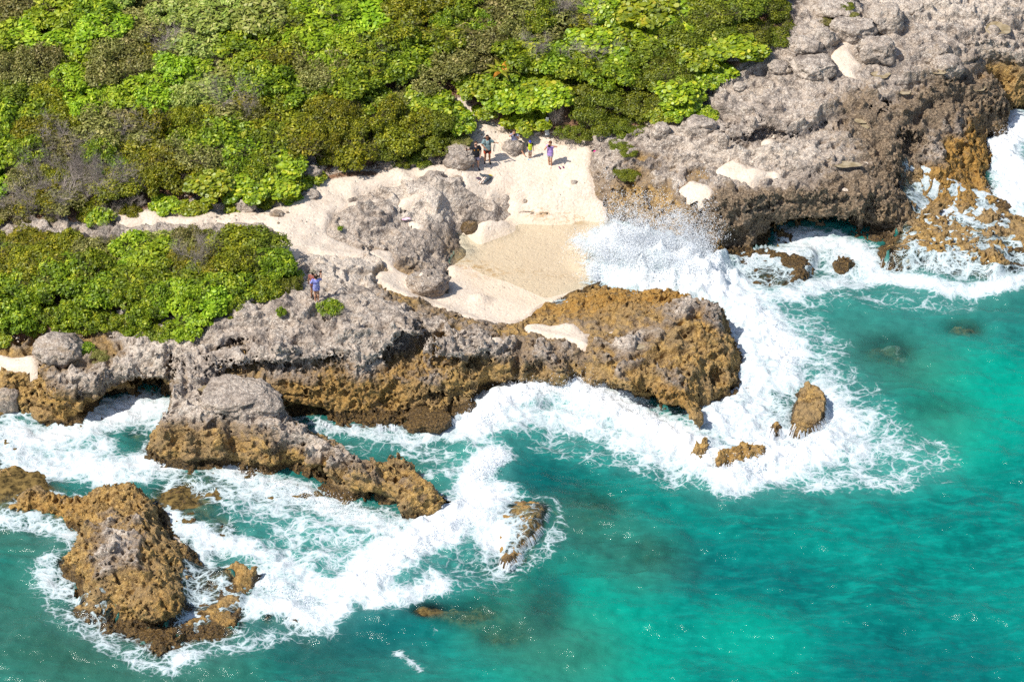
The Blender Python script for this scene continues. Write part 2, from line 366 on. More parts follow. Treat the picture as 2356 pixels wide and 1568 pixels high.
for pl, h, w in LEDGES:
    h *= 1.8
    pw = gpoly(pl)
    d = seg_dist(pw, closed=False, cut=w * 3)
    sgn = np.zeros((NX, NY), np.float32); best = np.full((NX, NY), 99., np.float32)
    for (xa, ya), (xb, yb) in zip(pw[:-1], pw[1:]):
        dx, dy = xb - xa, yb - ya; LL = dx * dx + dy * dy + 1e-9
        t = np.clip(((GXX - xa) * dx + (GYY - ya) * dy) / LL, 0, 1)
        dd = np.hypot(GXX - xa - t * dx, GYY - ya - t * dy)
        c = np.sign(dx * (GYY - ya) - dy * (GXX - xa))
        m = dd < best; best[m] = dd[m]; sgn[m] = c[m]
    T += np.where(d < w * 3, np.where(sgn > 0, h, -.8 * h) * np.exp(-(d / w) ** 1.3), 0)
BUMPS = [   # low rocks on the beach: outline over the ground, added height
 ([(1135,470),(1148,452),(1180,448),(1224,456),(1220,466),(1172,470),(1152,482)],.30),([(1170,488),(1200,484),(1290,492),(1322,500),(1290,509),(1222,513),(1190,506)],.28),
 ([(790,466),(785,455),(830,445),(870,428),(935,412),(952,420),(935,438),(900,452),(850,462)],.2),
 ([(760,545),(765,500),(800,472),(860,465),(905,470),(915,500),(895,535),(850,560),(800,560)],.22),
 ([(1062,404),(1056,430),(1040,445),(1005,450),(1030,425),(1050,402)],.2),([(935,660),(950,640),(985,630),(1020,650),(1032,672),(1005,676),(975,668),(940,670)],.45),
 ([(1440,670),(1500,668),(1560,690),(1490,705)],.1)]
for pl, h in BUMPS:
    pw = gpoly(pl); mk = polymask(pw)
    T = np.where(mk, T + h * sstep(0, .45, seg_dist(pw, cut=1.5)), T)
PUDDLES = [(2026,172,.42,.30),(1984,275,.42,.30),(1947,386,.62,.24),(2294,66,.60,.55),(1990,290,.2,.2),(470,894,.24,.22),(2250,205,.35,.2),(1700,455,.5,.25),(1565,893,.22,.15),(1475,797,.28,.16),
           (2160,170,.3,.2),(1830,352,.25,.18),(2080,215,.3,.18)]
PUD = []
pudm = np.zeros((NX, NY), np.float32)
for px, py, rx, ry in PUDDLES:
    x, y, z = ground(px, py)
    d = np.hypot((GXX - x) / rx, (GYY - y) / ry)
    w = 1 - sstep(.9, 1.5, d)
    T = T * (1 - w) + (z - .07) * w; pudm = np.maximum(pudm, w); PUD.append((x, y, z - .02, rx, ry))
T = blur(T, 1, 1)
print('survey', time.time() - T0)
# ------------------------------------------------------------------ sand
SAND = [
 [(262,506),(270,490),(290,484),(420,495),(540,485),(610,478),(660,465),(700,440),(740,402),(860,385),(1020,378),(1080,345),(1085,310),(1045,250),(1000,190),(980,150),(1010,150),(1060,230),
  (1110,280),(1200,310),(1300,325),(1358,335),(1360,400),(1385,445),(1405,480),(1395,520),(1390,600),(1370,650),(1330,668),(1250,697),(1190,742),(1150,745),
  (1060,727),(1000,703),(930,682),(872,648),(862,620),(900,608),(940,630),(1000,640),(1030,628),(1036,600),(1068,577),(1052,545),(1060,524),(1150,506),
  (1168,486),(1145,462),(1060,432),(1062,402),(960,404),(945,430),(845,465),(772,468),(760,500),(752,545),(820,565),(850,580),(840,595),(760,590),(700,575),(655,610),(640,540),(600,515),(270,516)],
 [(1200,748),(1240,742),(1300,744),(1358,756),(1350,800),(1330,806),(1310,785),(1270,775),(1225,765)],
 [(1128,772),(1150,770),(1162,790),(1140,798),(1128,790)],
 [(-300,860),(-100,830),(30,818),(90,822),(95,850),(60,872),(0,878),(-300,900)],
 [(1640,385),(1680,375),(1760,392),(1800,395),(1790,410),(1740,420),(1690,415),(1650,400)],
 [(1560,430),(1585,410),(1640,430),(1635,465),(1600,475),(1575,460)],
 [(1920,90),(1975,95),(1960,125),(1990,150),(1950,180),(1925,160),(1900,140),(1930,120)],
 [(1740,318),(1780,310),(1790,330),(1760,342)],
 [(1790,212),(1840,205),(1820,222)],[(2080,410),(2125,415),(2118,432),(2088,436)],
 [(450,1130),(460,1130)],
]
sand = np.zeros((NX, NY), np.float32)
for pl in SAND:
    if len(pl) > 2: sand = np.maximum(sand, polymask(gpoly(pl)).astype(np.float32))
sand = blur(sand, 2, 1)
# low relief that the survey misses
N2a = gtile((NX, NY), G, 1.2, 9.0, 1.6, 11)
N2b = gtile((NX, NY), G, .3, 2.5, 1.5, 12)
N2c = gtile((NX, NY), G, .15, 30, 1.4, 13)
slopey = np.hypot(*np.gradient(blur(T, 3, 1), G))
NOSAND = [[(945,432),(958,404),(1062,400),(1064,430),(1145,460),(1170,486),(1150,506),(1070,524),(1050,545),(1082,585),(1036,602),(1030,630),(1000,642),(940,632),(900,608),(905,560),(915,500),(900,470)]] + [b_[0] for b_ in BUMPS]
for pl in NOSAND: sand *= 1 - polymask(gpoly(pl))
for pl in [[(905,470),(960,440),(985,452),(940,470),(930,480)],[(930,505),(960,505),(985,525),(960,530)],[(845,570),(905,575),(900,600),(870,600)],[(1100,415),(1140,425),(1128,433),(1098,428)],[(760,470),(820,468),(800,476),(770,490)]]:
    sand = np.maximum(sand, polymask(gpoly(pl)).astype(np.float32))
sand = sstep(.32, .62, blur(sand, 3, 1) + .17 * N2b)
sand *= 1 - sstep(.75, 1.3, np.hypot(*np.gradient(blur(T, 1, 1), G)))
sand = blur(sand, 1, 1)
print('sand', time.time() - T0)

# ------------------------------------------------------------------ the rock as a solid: height field, sea-worn undercuts, hollows, karst pitting
PADG = 6
def erode(a, r):
    o = a.copy()
    n = int(round(r / G))
    for ang in (20, 50, 75, 90, 105, 130, 160):   # the sea works in from the south
        dx = int(round(n * math.cos(math.radians(ang)))); dy = int(round(n * math.sin(math.radians(ang))))
        o = np.minimum(o, np.roll(np.roll(a, dx, 0), dy, 1))
    return o
N2d = gtile((NX, NY), G, .7, 4.0, 1.4, 14); N2d = .6 - np.abs(N2d)
uu = (T + .30 * N2a + .16 * N2d) / .46; fr = uu - np.floor(uu)      # bedding: the limestone breaks in low steps
T_step = (sstep(.38, .62, fr) - fr) * .46 * .85 * (1 - sand) * sstep(1.0, 1.8, T) * land
rockH = T + T_step + (1 - sand) * (0.03 + 0.10 * N2a + 0.17 * N2d * np.clip(.35 + .65 * sstep(.6, 2.2, T), 0, 1) + 0.04 * N2b) * np.clip(0.4 + land, 0, 1) - 0.22 * sand
rockH = np.where(land, rockH, rockH + .12 * N2b - .12)
E1 = erode(rockH, .35); E2 = erode(E1, .45); E3 = erode(E2, .7)
under = 0.05 + 0.28 * sstep(-.3, 1.2, N2a)
UNDER = [(1880,545,4.5,2.0,1.6),(1960,560,2.5,1.2,1.5),(330,930,3.2,1.6,1.6),(250,950,1.8,1.2,1.2),(1440,950,2.6,1.6,1.5),(1540,975,2.0,1.2,1.3),(640,1105,2.4,1.0,.8),
         (720,1120,1.4,1.0,.8),(850,1160,1.8,1.0,.7),(500,1090,1.2,.8,1.0),(700,965,1.5,.8,1.2),(2100,625,4,.8,1.0),(2260,650,3,.8,1.0),(1230,1240,1.5,1.5,.4),
         (1880,980,1.2,1.2,.4),(360,1430,1.6,.8,.8),(590,1350,.8,.8,.3),(1150,910,3,1,1.0)]
for px, py, rx, ry, s in UNDER:
    x, y = at(px, py, 0)
    under = np.maximum(under, s * np.exp(-((GXX - x) / rx) ** 2 - ((GYY - y) / ry) ** 2))
for k_, (p_, z_) in W_ROCKS.items(): under *= 1 - .9 * polymask(grow(p_, 1.3))
under = blur(np.clip(under, 0, 1.6), 2, 1)
CARVE = [   # hollows: bearing, height of the centre, half sizes along x, y, z
 (945,800,2.75,1.5,2.2,.72),(1010,822,2.35,1.3,1.8,.42),(1090,835,2.1,1.0,1.6,.38),(900,828,2.5,1.0,.9,.35),
 (620,838,2.9,2.6,1.9,.36),(548,850,2.7,1.3,1.2,.28),(700,826,3.0,1.3,1.3,.26),(1060,920,1.0,.6,.6,.3),(1000,905,1.0,.5,.5,.22),(880,930,.8,.45,.5,.25),
 (388,878,2.3,.16,1.6,.9),(382,915,1.7,.25,.8,.8),(335,925,.5,2.0,2.2,1.15),(275,945,.2,1.6,1.6,.95),
 (690,1108,.40,1.7,1.2,.62),(650,1050,1.45,.7,.5,.2),(600,1060,1.3,.5,.5,.25),(855,1170,.15,1.6,1.0,.52),(510,1085,.5,.8,.8,.5),
 (1440,930,.5,2.0,1.6,.9),(1540,960,.3,1.5,1.2,.75),(1880,535,.6,3.6,2.2,.95),(1700,560,1.0,.9,.8,.8),
 (2080,330,2.6,1.0,.8,.5),(1905,175,3.9,.8,.6,.35),(1830,382,2.9,.8,.5,.25),(1760,305,3.6,1.8,.7,.28),(1860,300,3.5,1.5,.6,.25),(2040,250,3.5,1.0,.8,.4),
 (2010,480,2.0,.5,.6,.7),(2060,420,1.7,.7,.5,.5),(1760,530,1.5,.8,.7,.6),(1960,520,1.3,.6,.6,.6),(350,1428,.75,1.1,.6,.35),
 (965,445,1.1,.4,.4,.25),(925,480,1.5,.25,.5,.3),(870,570,1.6,.5,.3,.2),(1240,850,1.55,.5,.4,.2),(1640,870,1.0,.5,.5,.4)]
CARVE = [(*map(float, at(px, py, z)), z, rx, ry, rz) for px, py, z, rx, ry, rz in CARVE]
ADD = [(355,1388,1.15,1.05,.8,.6)]
ADD = [(*map(float, at(px, py, z)), z, rx, ry, rz) for px, py, z, rx, ry, rz in ADD]
ZB, ZT = -1.3, 6.2
NZ = int(round((ZT - ZB) / G)) + 1
gz = (ZB + G * np.arange(NZ)).astype(np.float32)
TN = 288
t3a = gtile((TN, TN, 108), G, .5, 5.0, 1.9, 21, (1, 1, 1.5))
t3b = gtile((TN, TN, 108), G, .24, 1.4, 1.5, 22, (1, 1, 1.5))
t3c = gtile((TN, TN, 108), G, .14, .5, .9, 23)
disp3 = -.13 * np.abs(t3a) + .07 * t3a
disp3 -= .10 * np.clip(t3b - .5, 0, 2) + .13 * np.abs(t3b)
disp3 -= .075 * np.abs(t3c) + .04 * np.clip(t3c - .8, 0, 3)
disp3 -= disp3.mean()
disp3 = disp3.astype(np.float32)
zband = (np.exp(-((gz - .42) / .42) ** 2)).astype(np.float32)
strata = (np.sin(gz * 5.3 + .6) * .5 + np.sin(gz * 11.7 + 2) * .3).astype(np.float32)
gradm = np.sqrt(1 + np.minimum(slopey, 6) ** 2).astype(np.float32)
def blobs_early(l):
    o = np.zeros((NX, NY), np.float32)
    for p_, k_ in l: o = np.maximum(o, polymask(wpoly(p_)).astype(np.float32))
    return blur(o, 3, 1)
rough = (.24 + .90 * sstep(6.0, 1.0, dsea) * np.clip(.3 + sstep(.1, .9, slopey) + sstep(3, 1.2, T), 0, 1)) * (1 - .75 * sand) * np.where(land, 1, .6)
flatrock = blobs_early([(SLAB,.4), ([(430,1300),(520,1320),(600,1340),(570,1440),(440,1460),(430,1380)],.4)] + [(r_[0],.5) for r_ in ROCKS.values()])
rough *= 1 - .6 * np.maximum(flatrock, pudm)
rough = blur(rough.astype(np.float32), 3, 1)
print('stack', time.time() - T0)
# columns where rock can be seen
need = (GYY < 14.0) | (GXX > 4.0)
need &= np.abs(GXX) < 26.0 + (GYY + 25) * .11 + 2.0
need &= ~(blur(sand, 4, 1) > .97) & ~((T < -.95) & ~land)
VEG_CORE = [[(-150,-60),(1760,-60),(1700,60),(1560,160),(1450,240),(1300,280),(1120,230),(1000,150),(960,230),(980,300),(880,340),(700,370),(600,430),(300,450),(-150,440)],
            [(-150,560),(300,570),(580,560),(600,620),(500,680),(380,720),(-150,730)]]
for pl in VEG_CORE: need &= ~polymask(gpoly(pl))
cell_id = {}
V_all, Q_all = [], []
nbase = 0
CH = 60
prev_ids = None
def fill(i0, i1):
    sl = slice(i0, i1)
    r = (under[sl, :, None] * zband[None, None, :]) + .12 * np.clip(strata, 0, 1)[None, None, :] * np.minimum(slopey[sl, :, None], 1.5)
    h = rockH[sl, :, None]
    a = np.clip(r / .35, 0, 1); b = np.clip((r - .35) / .45, 0, 1); c = np.clip((r - .8) / .7, 0, 1)
    Hh = h + (E1[sl, :, None] - h) * a
    Hh = Hh + (E2[sl, :, None] - E1[sl, :, None]) * b + (E3[sl, :, None] - E2[sl, :, None]) * c
    f = (gz[None, None, :] - Hh) / gradm[sl, :, None]
    ii = np.arange(i0, i1) % TN; jj = np.arange(NY) % TN
    tile = disp3[np.ix_(ii, jj, np.arange(NZ) % 108)]
    f -= tile * rough[sl, :, None]
    xs = gx[sl]
    for cx, cy, cz, rx, ry, rz in CARVE:
        a0 = np.searchsorted(xs, cx - 1.4 * rx - .2); a1 = np.searchsorted(xs, cx + 1.4 * rx + .2)
        b0 = np.searchsorted(gy, cy - 1.4 * ry - .2); b1 = np.searchsorted(gy, cy + 1.4 * ry + .2)
        if a1 <= a0 or b1 <= b0: continue
        e = np.sqrt(((xs[a0:a1, None, None] - cx) / rx) ** 2 + ((gy[None, b0:b1, None] - cy) / ry) ** 2 + ((gz[None, None, :] - cz) / rz) ** 2)
        e = (1 - e) * min(rx, ry, rz) + 1.1 * tile[a0:a1, b0:b1]
        f[a0:a1, b0:b1] = np.maximum(f[a0:a1, b0:b1], e)
    for cx, cy, cz, rx, ry, rz in ADD:
        a0 = np.searchsorted(xs, cx - 1.4 * rx - .2); a1 = np.searchsorted(xs, cx + 1.4 * rx + .2)
        b0 = np.searchsorted(gy, cy - 1.4 * ry - .2); b1 = np.searchsorted(gy, cy + 1.4 * ry + .2)
        if a1 <= a0 or b1 <= b0: continue
        e = np.sqrt(((xs[a0:a1, None, None] - cx) / rx) ** 2 + ((gy[None, b0:b1, None] - cy) / ry) ** 2 + ((gz[None, None, :] - cz) / rz) ** 2)
        e = (e - 1) * min(rx, ry, rz) - .9 * tile[a0:a1, b0:b1]
        f[a0:a1, b0:b1] = np.minimum(f[a0:a1, b0:b1], e)
    return f.astype(np.float32)
E12 = [((0,0,0),(1,0,0)),((0,1,0),(1,1,0)),((0,0,1),(1,0,1)),((0,1,1),(1,1,1)),((0,0,0),(0,1,0)),((1,0,0),(1,1,0)),((0,0,1),(0,1,1)),((1,0,1),(1,1,1)),
       ((0,0,0),(0,0,1)),((1,0,0),(1,0,1)),((0,1,0),(0,1,1)),((1,1,0),(1,1,1))]
pid = None
for i0 in range(0, NX - 1, CH):
    i1 = min(i0 + CH, NX - 1)                 # cells i0..i1-1
    f = fill(i0, i1 + 1)
    s = f < 0
    cs = np.zeros((i1 - i0, NY - 1, NZ - 1), np.int8)
    for a in (0, 1):
        for b in (0, 1):
            for c in (0, 1):
                cs += s[a:a + i1 - i0, b:b + NY - 1, c:c + NZ - 1]
    act = (cs > 0) & (cs < 8)
    act &= need[i0:i1, :-1, None]
    ci, cj, ck = np.nonzero(act)
    ids = np.full(act.shape, -1, np.int32)
    ids[ci, cj, ck] = nbase + np.arange(len(ci))
    acc = np.zeros((len(ci), 3), np.float32); cnt = np.zeros(len(ci), np.float32)
    fc = {}
    for a in (0, 1):
        for b in (0, 1):
            for c in (0, 1):
                fc[(a, b, c)] = f[ci + a, cj + b, ck + c]
    for p, q in E12:
        fa, fb = fc[p], fc[q]
        mm = (fa < 0) != (fb < 0)
        t = np.where(mm, fa / np.where(mm, fa - fb, 1), 0)
        for ax in range(3):
            acc[:, ax] += np.where(mm, p[ax] + t * (q[ax] - p[ax]), 0)
        cnt += mm
    acc /= cnt[:, None]
    V = np.stack([X0 + (i0 + ci + acc[:, 0]) * G, Y0 + (cj + acc[:, 1]) * G, ZB + (ck + acc[:, 2]) * G], 1).astype(np.float32)
    V_all.append(V); nbase += len(ci)
    # faces: along z and y edges inside the chunk, along x edges too
    full = ids if pid is None else np.concatenate([pid[None], ids], 0)
    off = 0 if pid is None else 1
    sx = s                                         # node signs, node i <-> cell index i (+off)
    def quads(c00, c10, c11, c01, flip):
        m = (c00 >= 0) & (c10 >= 0) & (c11 >= 0) & (c01 >= 0)
        q = np.stack([c00[m], c10[m], c11[m], c01[m]], 1)
        fl = flip[m]
        q[fl] = q[fl][:, ::-1]
        Q_all.append(q)
    n = i1 - i0
    # x-edges: node (i,j,k)-(i+1,j,k), cells (i, j-1..j, k-1..k)
    e = s[:-1, 1:-1, 1:-1] != s[1:, 1:-1, 1:-1]
    a, b, c = np.nonzero(e); b += 1; c += 1
    quads(ids[a, b - 1, c - 1], ids[a, b, c - 1], ids[a, b, c], ids[a, b - 1, c], ~s[a, b, c])
    # y-edges: cells (i-1..i, j, k-1..k)
    lo = 0 if off else 1
    e = s[lo:n, :-1, 1:-1] != s[lo:n, 1:, 1:-1]
    a, b, c = np.nonzero(e); a += lo; c += 1
    A = a + off
    quads(full[A - 1, b, c - 1], full[A, b, c - 1], full[A, b, c], full[A - 1, b, c], s[a, b, c])
    # z-edges: cells (i-1..i, j-1..j, k)
    e = s[lo:n, 1:-1, :-1] != s[lo:n, 1:-1, 1:]
    a, b, c = np.nonzero(e); a += lo; b += 1
    A = a + off
    quads(full[A - 1, b - 1, c], full[A, b - 1, c], full[A, b, c], full[A - 1, b, c], ~s[a, b, c])
    pid = ids[-1]
RV = np.concatenate(V_all); RQ = np.concatenate(Q_all)
del V_all, Q_all, t3a, t3b, t3c
# the buried part of the rock is left out
keep = RV[:, 2] > -0.8
sandtop = sample(T, RV[:, 0], RV[:, 1]) + .1
keepq = keep[RQ].all(1)
zq = RV[RQ, 2].max(1)
i_ = np.clip(((RV[RQ[:, 0], 0] - X0) / G).astype(int), 0, NX - 1); j_ = np.clip(((RV[RQ[:, 0], 1] - Y0) / G).astype(int), 0, NY - 1)
RQ = RQ[keepq]; i_ = i_[keepq]; j_ = j_[keepq]
print('rock', len(RV), len(RQ), time.time() - T0)
# ------------------------------------------------------------------ material helpers
def new_mat(name):
    m = bpy.data.materials.new(name); m.use_nodes = True
    nt = m.node_tree
    for n in list(nt.nodes): nt.nodes.remove(n)
    out = nt.nodes.new('ShaderNodeOutputMaterial')
    return m, nt, out
class NB:
    """tiny node builder"""
    def __init__(self, nt): self.nt = nt
    def n(self, t, **kw):
        nd = self.nt.nodes.new(t)
        for k, v in kw.items():
            if k in nd.inputs or isinstance(k, int): self.put(nd, k, v)
            else: setattr(nd, k, v)
        return nd
    def put(self, nd, k, v):
        s = nd.inputs[k]
        if hasattr(v, 'links') or isinstance(v, bpy.types.NodeSocket): self.nt.links.new(v, s)
        else: s.default_value = v
    def attr(self, name):
        a = self.nt.nodes.new('ShaderNodeAttribute'); a.attribute_name = name; return a
    def math(self, op, a, b=None, c=None, clamp=False):
        m = self.nt.nodes.new('ShaderNodeMath'); m.operation = op; m.use_clamp = clamp
        for i, v in enumerate((a, b, c)):
            if v is not None: self.put(m, i, v)
        return m.outputs[0]
    def mix(self, f, a, b, mode='MIX'):
        m = self.nt.nodes.new('ShaderNodeMix'); m.data_type = 'RGBA'; m.blend_type = mode; m.clamp_factor = True
        self.put(m, 0, f); self.put(m, 6, a); self.put(m, 7, b)
        return m.outputs[2]
    def rgb(self, c):
        r = self.nt.nodes.new('ShaderNodeRGB'); r.outputs[0].default_value = (*c, 1); return r.outputs[0]
    def noise(self, vec, scale, detail=4, rough=.55, dist=0.0, lac=2.0):
        t = self.nt.nodes.new('ShaderNodeTexNoise')
        self.put(t, 'Vector', vec); t.inputs['Scale'].default_value = scale; t.inputs['Detail'].default_value = detail
        t.inputs['Roughness'].default_value = rough; t.inputs['Distortion'].default_value = dist; t.inputs['Lacunarity'].default_value = lac
        return t.outputs[0]
    def vor(self, vec, scale, feature='F1', rnd=1.0, smooth=None):
        t = self.nt.nodes.new('ShaderNodeTexVoronoi'); t.feature = feature
        self.put(t, 'Vector', vec); t.inputs['Scale'].default_value = scale; t.inputs['Randomness'].default_value = rnd
        if smooth is not None: t.inputs['Smoothness'].default_value = smooth
        return t.outputs[0]
    def ramp(self, v, a, b, clamp=True, smooth=True):
        m = self.nt.nodes.new('ShaderNodeMapRange'); m.clamp = clamp
        m.interpolation_type = 'SMOOTHSTEP' if smooth else 'LINEAR'
        self.put(m, 0, v); self.put(m, 1, a); self.put(m, 2, b); m.inputs[3].default_value = 0; m.inputs[4].default_value = 1
        return m.outputs[0]
    def pos(self): return self.nt.nodes.new('ShaderNodeNewGeometry').outputs['Position']
    def scale(self, vec, s, rot=0.0, loc=(0, 0, 0)):
        m = self.nt.nodes.new('ShaderNodeMapping'); self.put(m, 0, vec)
        m.inputs['Location'].default_value = loc
        m.inputs['Rotation'].default_value = (0, 0, rot); m.inputs['Scale'].default_value = s
        return m.outputs[0]
    def warp(self, vec, scale, amt, detail=3):
        t = self.nt.nodes.new('ShaderNodeTexNoise'); self.put(t, 'Vector', vec)
        t.inputs['Scale'].default_value = scale; t.inputs['Detail'].default_value = detail
        a = self.nt.nodes.new('ShaderNodeVectorMath'); a.operation = 'SUBTRACT'; self.put(a, 0, t.outputs[1]); a.inputs[1].default_value = (.5, .5, .5)
        b = self.nt.nodes.new('ShaderNodeVectorMath'); b.operation = 'SCALE'; self.put(b, 0, a.outputs[0]); b.inputs['Scale'].default_value = amt
        c = self.nt.nodes.new('ShaderNodeVectorMath'); c.operation = 'ADD'; self.put(c, 0, vec); self.put(c, 1, b.outputs[0])
        return c.outputs[0]

def grid_mesh(name, xs, ys, Z, keep=None, attrs=None, XY=None):
    nx, ny = len(xs), len(ys)
    XX, YY = np.meshgrid(xs, ys, indexing='ij') if XY is None else XY
    co = np.stack([XX, YY, Z], -1).reshape(-1, 3).astype(np.float32)
    i, j = np.meshgrid(np.arange(nx - 1), np.arange(ny - 1), indexing='ij')
    q = np.stack([i * ny + j, (i + 1) * ny + j, (i + 1) * ny + j + 1, i * ny + j + 1], -1).reshape(-1, 4)
    if keep is not None: q = q[keep.reshape(-1)]
    return quad_mesh(name, co, q, attrs and {k: v.reshape(-1) for k, v in attrs.items()})
def quad_mesh(name, co, q, attrs=None, smooth=True):
    used = np.zeros(len(co), bool); used[q.ravel()] = True
    remap = np.cumsum(used) - 1
    co = co[used]; q = remap[q].astype(np.int32)
    k = q.shape[1]
    me = bpy.data.meshes.new(name)
    me.vertices.add(len(co)); me.vertices.foreach_set('co', np.ascontiguousarray(co, np.float32).ravel())
    me.loops.add(len(q) * k); me.loops.foreach_set('vertex_index', q.ravel())
    me.polygons.add(len(q)); me.polygons.foreach_set('loop_start', np.arange(0, len(q) * k, k, dtype=np.int32))
    me.polygons.foreach_set('use_smooth', np.full(len(q), smooth))
    me.update()
    for n, v in (attrs or {}).items():
        a = me.attributes.new(n, 'FLOAT', 'POINT'); a.data.foreach_set('value', np.ascontiguousarray(v[used], np.float32))
    return me
def link(name, me, mats, parent=None, **props):
    o = bpy.data.objects.new(name, me); COL.objects.link(o)
    if me is not None and not me.materials:
        for m in (mats if isinstance(mats, (list, tuple)) else [mats]): me.materials.append(m)
    if parent is not None: o.parent = parent
    for k, v in props.items(): o[k] = v
    return o
def blobs(lst, z=0.0):
    """strokes: (points, half width in metres, strength) -> density field"""
    F = np.zeros((NX, NY), np.float32)
    for poly, w, s in lst:
        a = np.array(poly, float); x, y = at(a[:, 0], a[:, 1], z)
        p = np.stack([x, y], 1)
        if len(p) == 1: p = np.concatenate([p, p + 1e-3])
        d = seg_dist(p, closed=False, cut=w * 2 + .3)
        F = np.maximum(F, s * (1 - sstep(.15 * w, 1.95 * w, d)))
    return F

# ------------------------------------------------------------------ rock material
def rock_material():
    m, nt, out = new_mat('limestone'); b = NB(nt); p = b.pos()
    pale = b.attr('pale').outputs['Fac']
    och, wet, snd = b.attr('ochre').outputs['Fac'], b.attr('wet').outputs['Fac'], b.attr('orange').outputs['Fac']
    n1 = b.noise(p, .55, 6, .62); n2 = b.noise(b.scale(p, (1, 1, 1), 0, (9, 3, 1)), 2.6, 8, .68, .4); n3 = b.noise(b.scale(p, (1, 1, 1), 0, (3, 5, 4)), 9, 5, .7)
    grey = b.mix(b.ramp(b.math('ADD', b.math('MULTIPLY', n2, .65), b.math('MULTIPLY', n1, .35)), .40, .58), (.23, .185, .15, 1), (.565, .465, .375, 1))
    grey = b.mix(b.math('MULTIPLY', b.ramp(b.noise(b.scale(p, (1, 1.6, 2.5)), .8, 6, .65, .8), .50, .64), .55), grey, (.30, .225, .165, 1))
    grey = b.mix(b.ramp(b.math('ADD', pale, b.math('MULTIPLY', b.math('SUBTRACT', n2, .5), 1.2)), .35, .75), grey, b.mix(b.ramp(n3, .3, .6), (.48, .39, .31, 1), (.76, .65, .53, 1)))
    grey = b.mix(b.math('MULTIPLY', b.ramp(n3, .50, .62), b.ramp(n1, .34, .56)), grey, (.74, .65, .54, 1))
    n4 = b.vor(b.warp(p, 4.0, .2, 2), 7.0, 'F1', 1)
    pit_shade = b.math('MULTIPLY', b.math('SUBTRACT', 1.0, b.ramp(n4, .12, .34)), b.ramp(b.noise(p, 1.3, 3, .6), .44, .60))  # shade of small pits painted into the rock colour as dark spots
    grey = b.mix(b.math('MULTIPLY', pit_shade, .55), grey, (.09, .078, .07, 1))
    grey = b.mix(b.math('MULTIPLY', b.ramp(n1, .55, .72), .4), grey, (.50, .40, .30, 1))
    o1 = b.mix(b.ramp(n2, .32, .64), (.13, .070, .020, 1), (.52, .320, .100, 1))
    o1 = b.mix(b.ramp(n3, .50, .68), o1, (.68, .46, .19, 1))
    o1 = b.mix(b.math('MULTIPLY', b.ramp(n1, .40, .62), .55), o1, (.27, .195, .115, 1))
    oo = b.mix(b.ramp(n3, .35, .65), (.30, .145, .026, 1), (.50, .29, .075, 1))
    o1 = b.mix(b.math('MULTIPLY', snd, b.ramp(n2, .30, .55)), o1, oo)
    f = b.ramp(b.math('ADD', b.math('ADD', och, b.math('MULTIPLY', b.math('SUBTRACT', n1, .5), 1.1)), b.math('MULTIPLY', b.math('SUBTRACT', n2, .5), 1.2)), .12, .88)
    col = b.mix(f, grey, o1)
    mid = b.math('MULTIPLY', b.math('MULTIPLY', f, b.math('SUBTRACT', 1.0, f)), 2.4)
    col = b.mix(mid, col, (.235, .165, .105, 1))
    brn = b.mix(b.ramp(n3, .42, .66), (.14, .098, .062, 1), (.42, .31, .20, 1))
    col = b.mix(b.ramp(b.math('ADD', b.attr('brown').outputs['Fac'], b.math('MULTIPLY', b.math('SUBTRACT', n2, .5), 1.2)), .45, 1.05), col, brn)
    dark = b.mix(b.ramp(n3, .40, .68), (.022, .014, .008, 1), (.20, .115, .032, 1))
    fw = b.ramp(b.math('ADD', wet, b.math('MULTIPLY', b.math('SUBTRACT', n2, .5), 1.1)), .40, .75)
    col = b.mix(b.math('MULTIPLY', fw, .88), col, dark)
    bs = b.n('ShaderNodeBsdfPrincipled'); b.put(bs, 'Base Color', col)
    b.put(bs, 'Roughness', b.math('SUBTRACT', .92, b.math('MULTIPLY', fw, .50)))
    bs.inputs['Specular IOR Level'].default_value = .35
    pw = b.warp(p, 3.0, .25, 2)
    v1 = b.vor(pw, 5.5, 'SMOOTH_F1', 1, .25); v2 = b.vor(pw, 13, 'SMOOTH_F1', 1, .3)
    h = b.math('ADD', b.math('MULTIPLY', v1, 1.0), b.math('MULTIPLY', v2, .45))
    h = b.math('ADD', h, b.math('MULTIPLY', b.noise(p, 7, 8, .72, .6), 1.7))
    bump = b.n('ShaderNodeBump'); bump.inputs['Distance'].default_value = .11; bump.inputs['Strength'].default_value = .8
    b.put(bump, 'Height', h); b.put(bs, 'Normal', bump.outputs[0])
    nt.links.new(bs.outputs[0], out.inputs[0])
    return m
M_ROCK = rock_material()

# attributes of the solid rock
ORANGE = blobs([([(1330,700),(1450,690),(1600,710)],1.3,1.0),([(1230,705),(1300,695)],.5,.9),([(2230,250),(2300,290),(2240,360),(2200,420)],1.6,1.0),([(1660,560),(1650,600)],.8,.8),
                ([(560,1310)],.6,.3),([(90,1160),(170,1180)],1.0,.7),([(400,1420),(520,1440)],1.2,.5),([(1850,560),(1990,575)],.7,.6),([(700,900),(900,920)],1.5,.45),
                ([(1480,930),(1560,950)],.6,.8),([(150,950),(60,960)],.8,.5),([(2100,590),(2250,610)],.8,.5),([(1180,1210),(1240,1190)],1.2,.8),([(1700,1060)],1.0,.8)], .8)
GREYER = blobs([([(450,930),(600,950),(700,1000),(780,1040)],1.3,1.0),([(850,1080),(930,1085)],.5,.5),([(300,860),(380,870),(180,870)],1.0,1.0),([(1300,810),(1220,790)],1.6,.6),
                ([(1700,470),(1900,450)],.8,.5),([(250,1180),(240,1230)],1.1,.2)], 2.0)
BROWN = blobs([([(1990,300),(2050,350),(2040,420),(1950,440)],2.0,1.0),([(2300,190),(2200,230),(2100,280),(2060,330)],1.6,1.0),([(1620,470),(1800,465),(1950,450)],1.1,1.0)], 2.9)
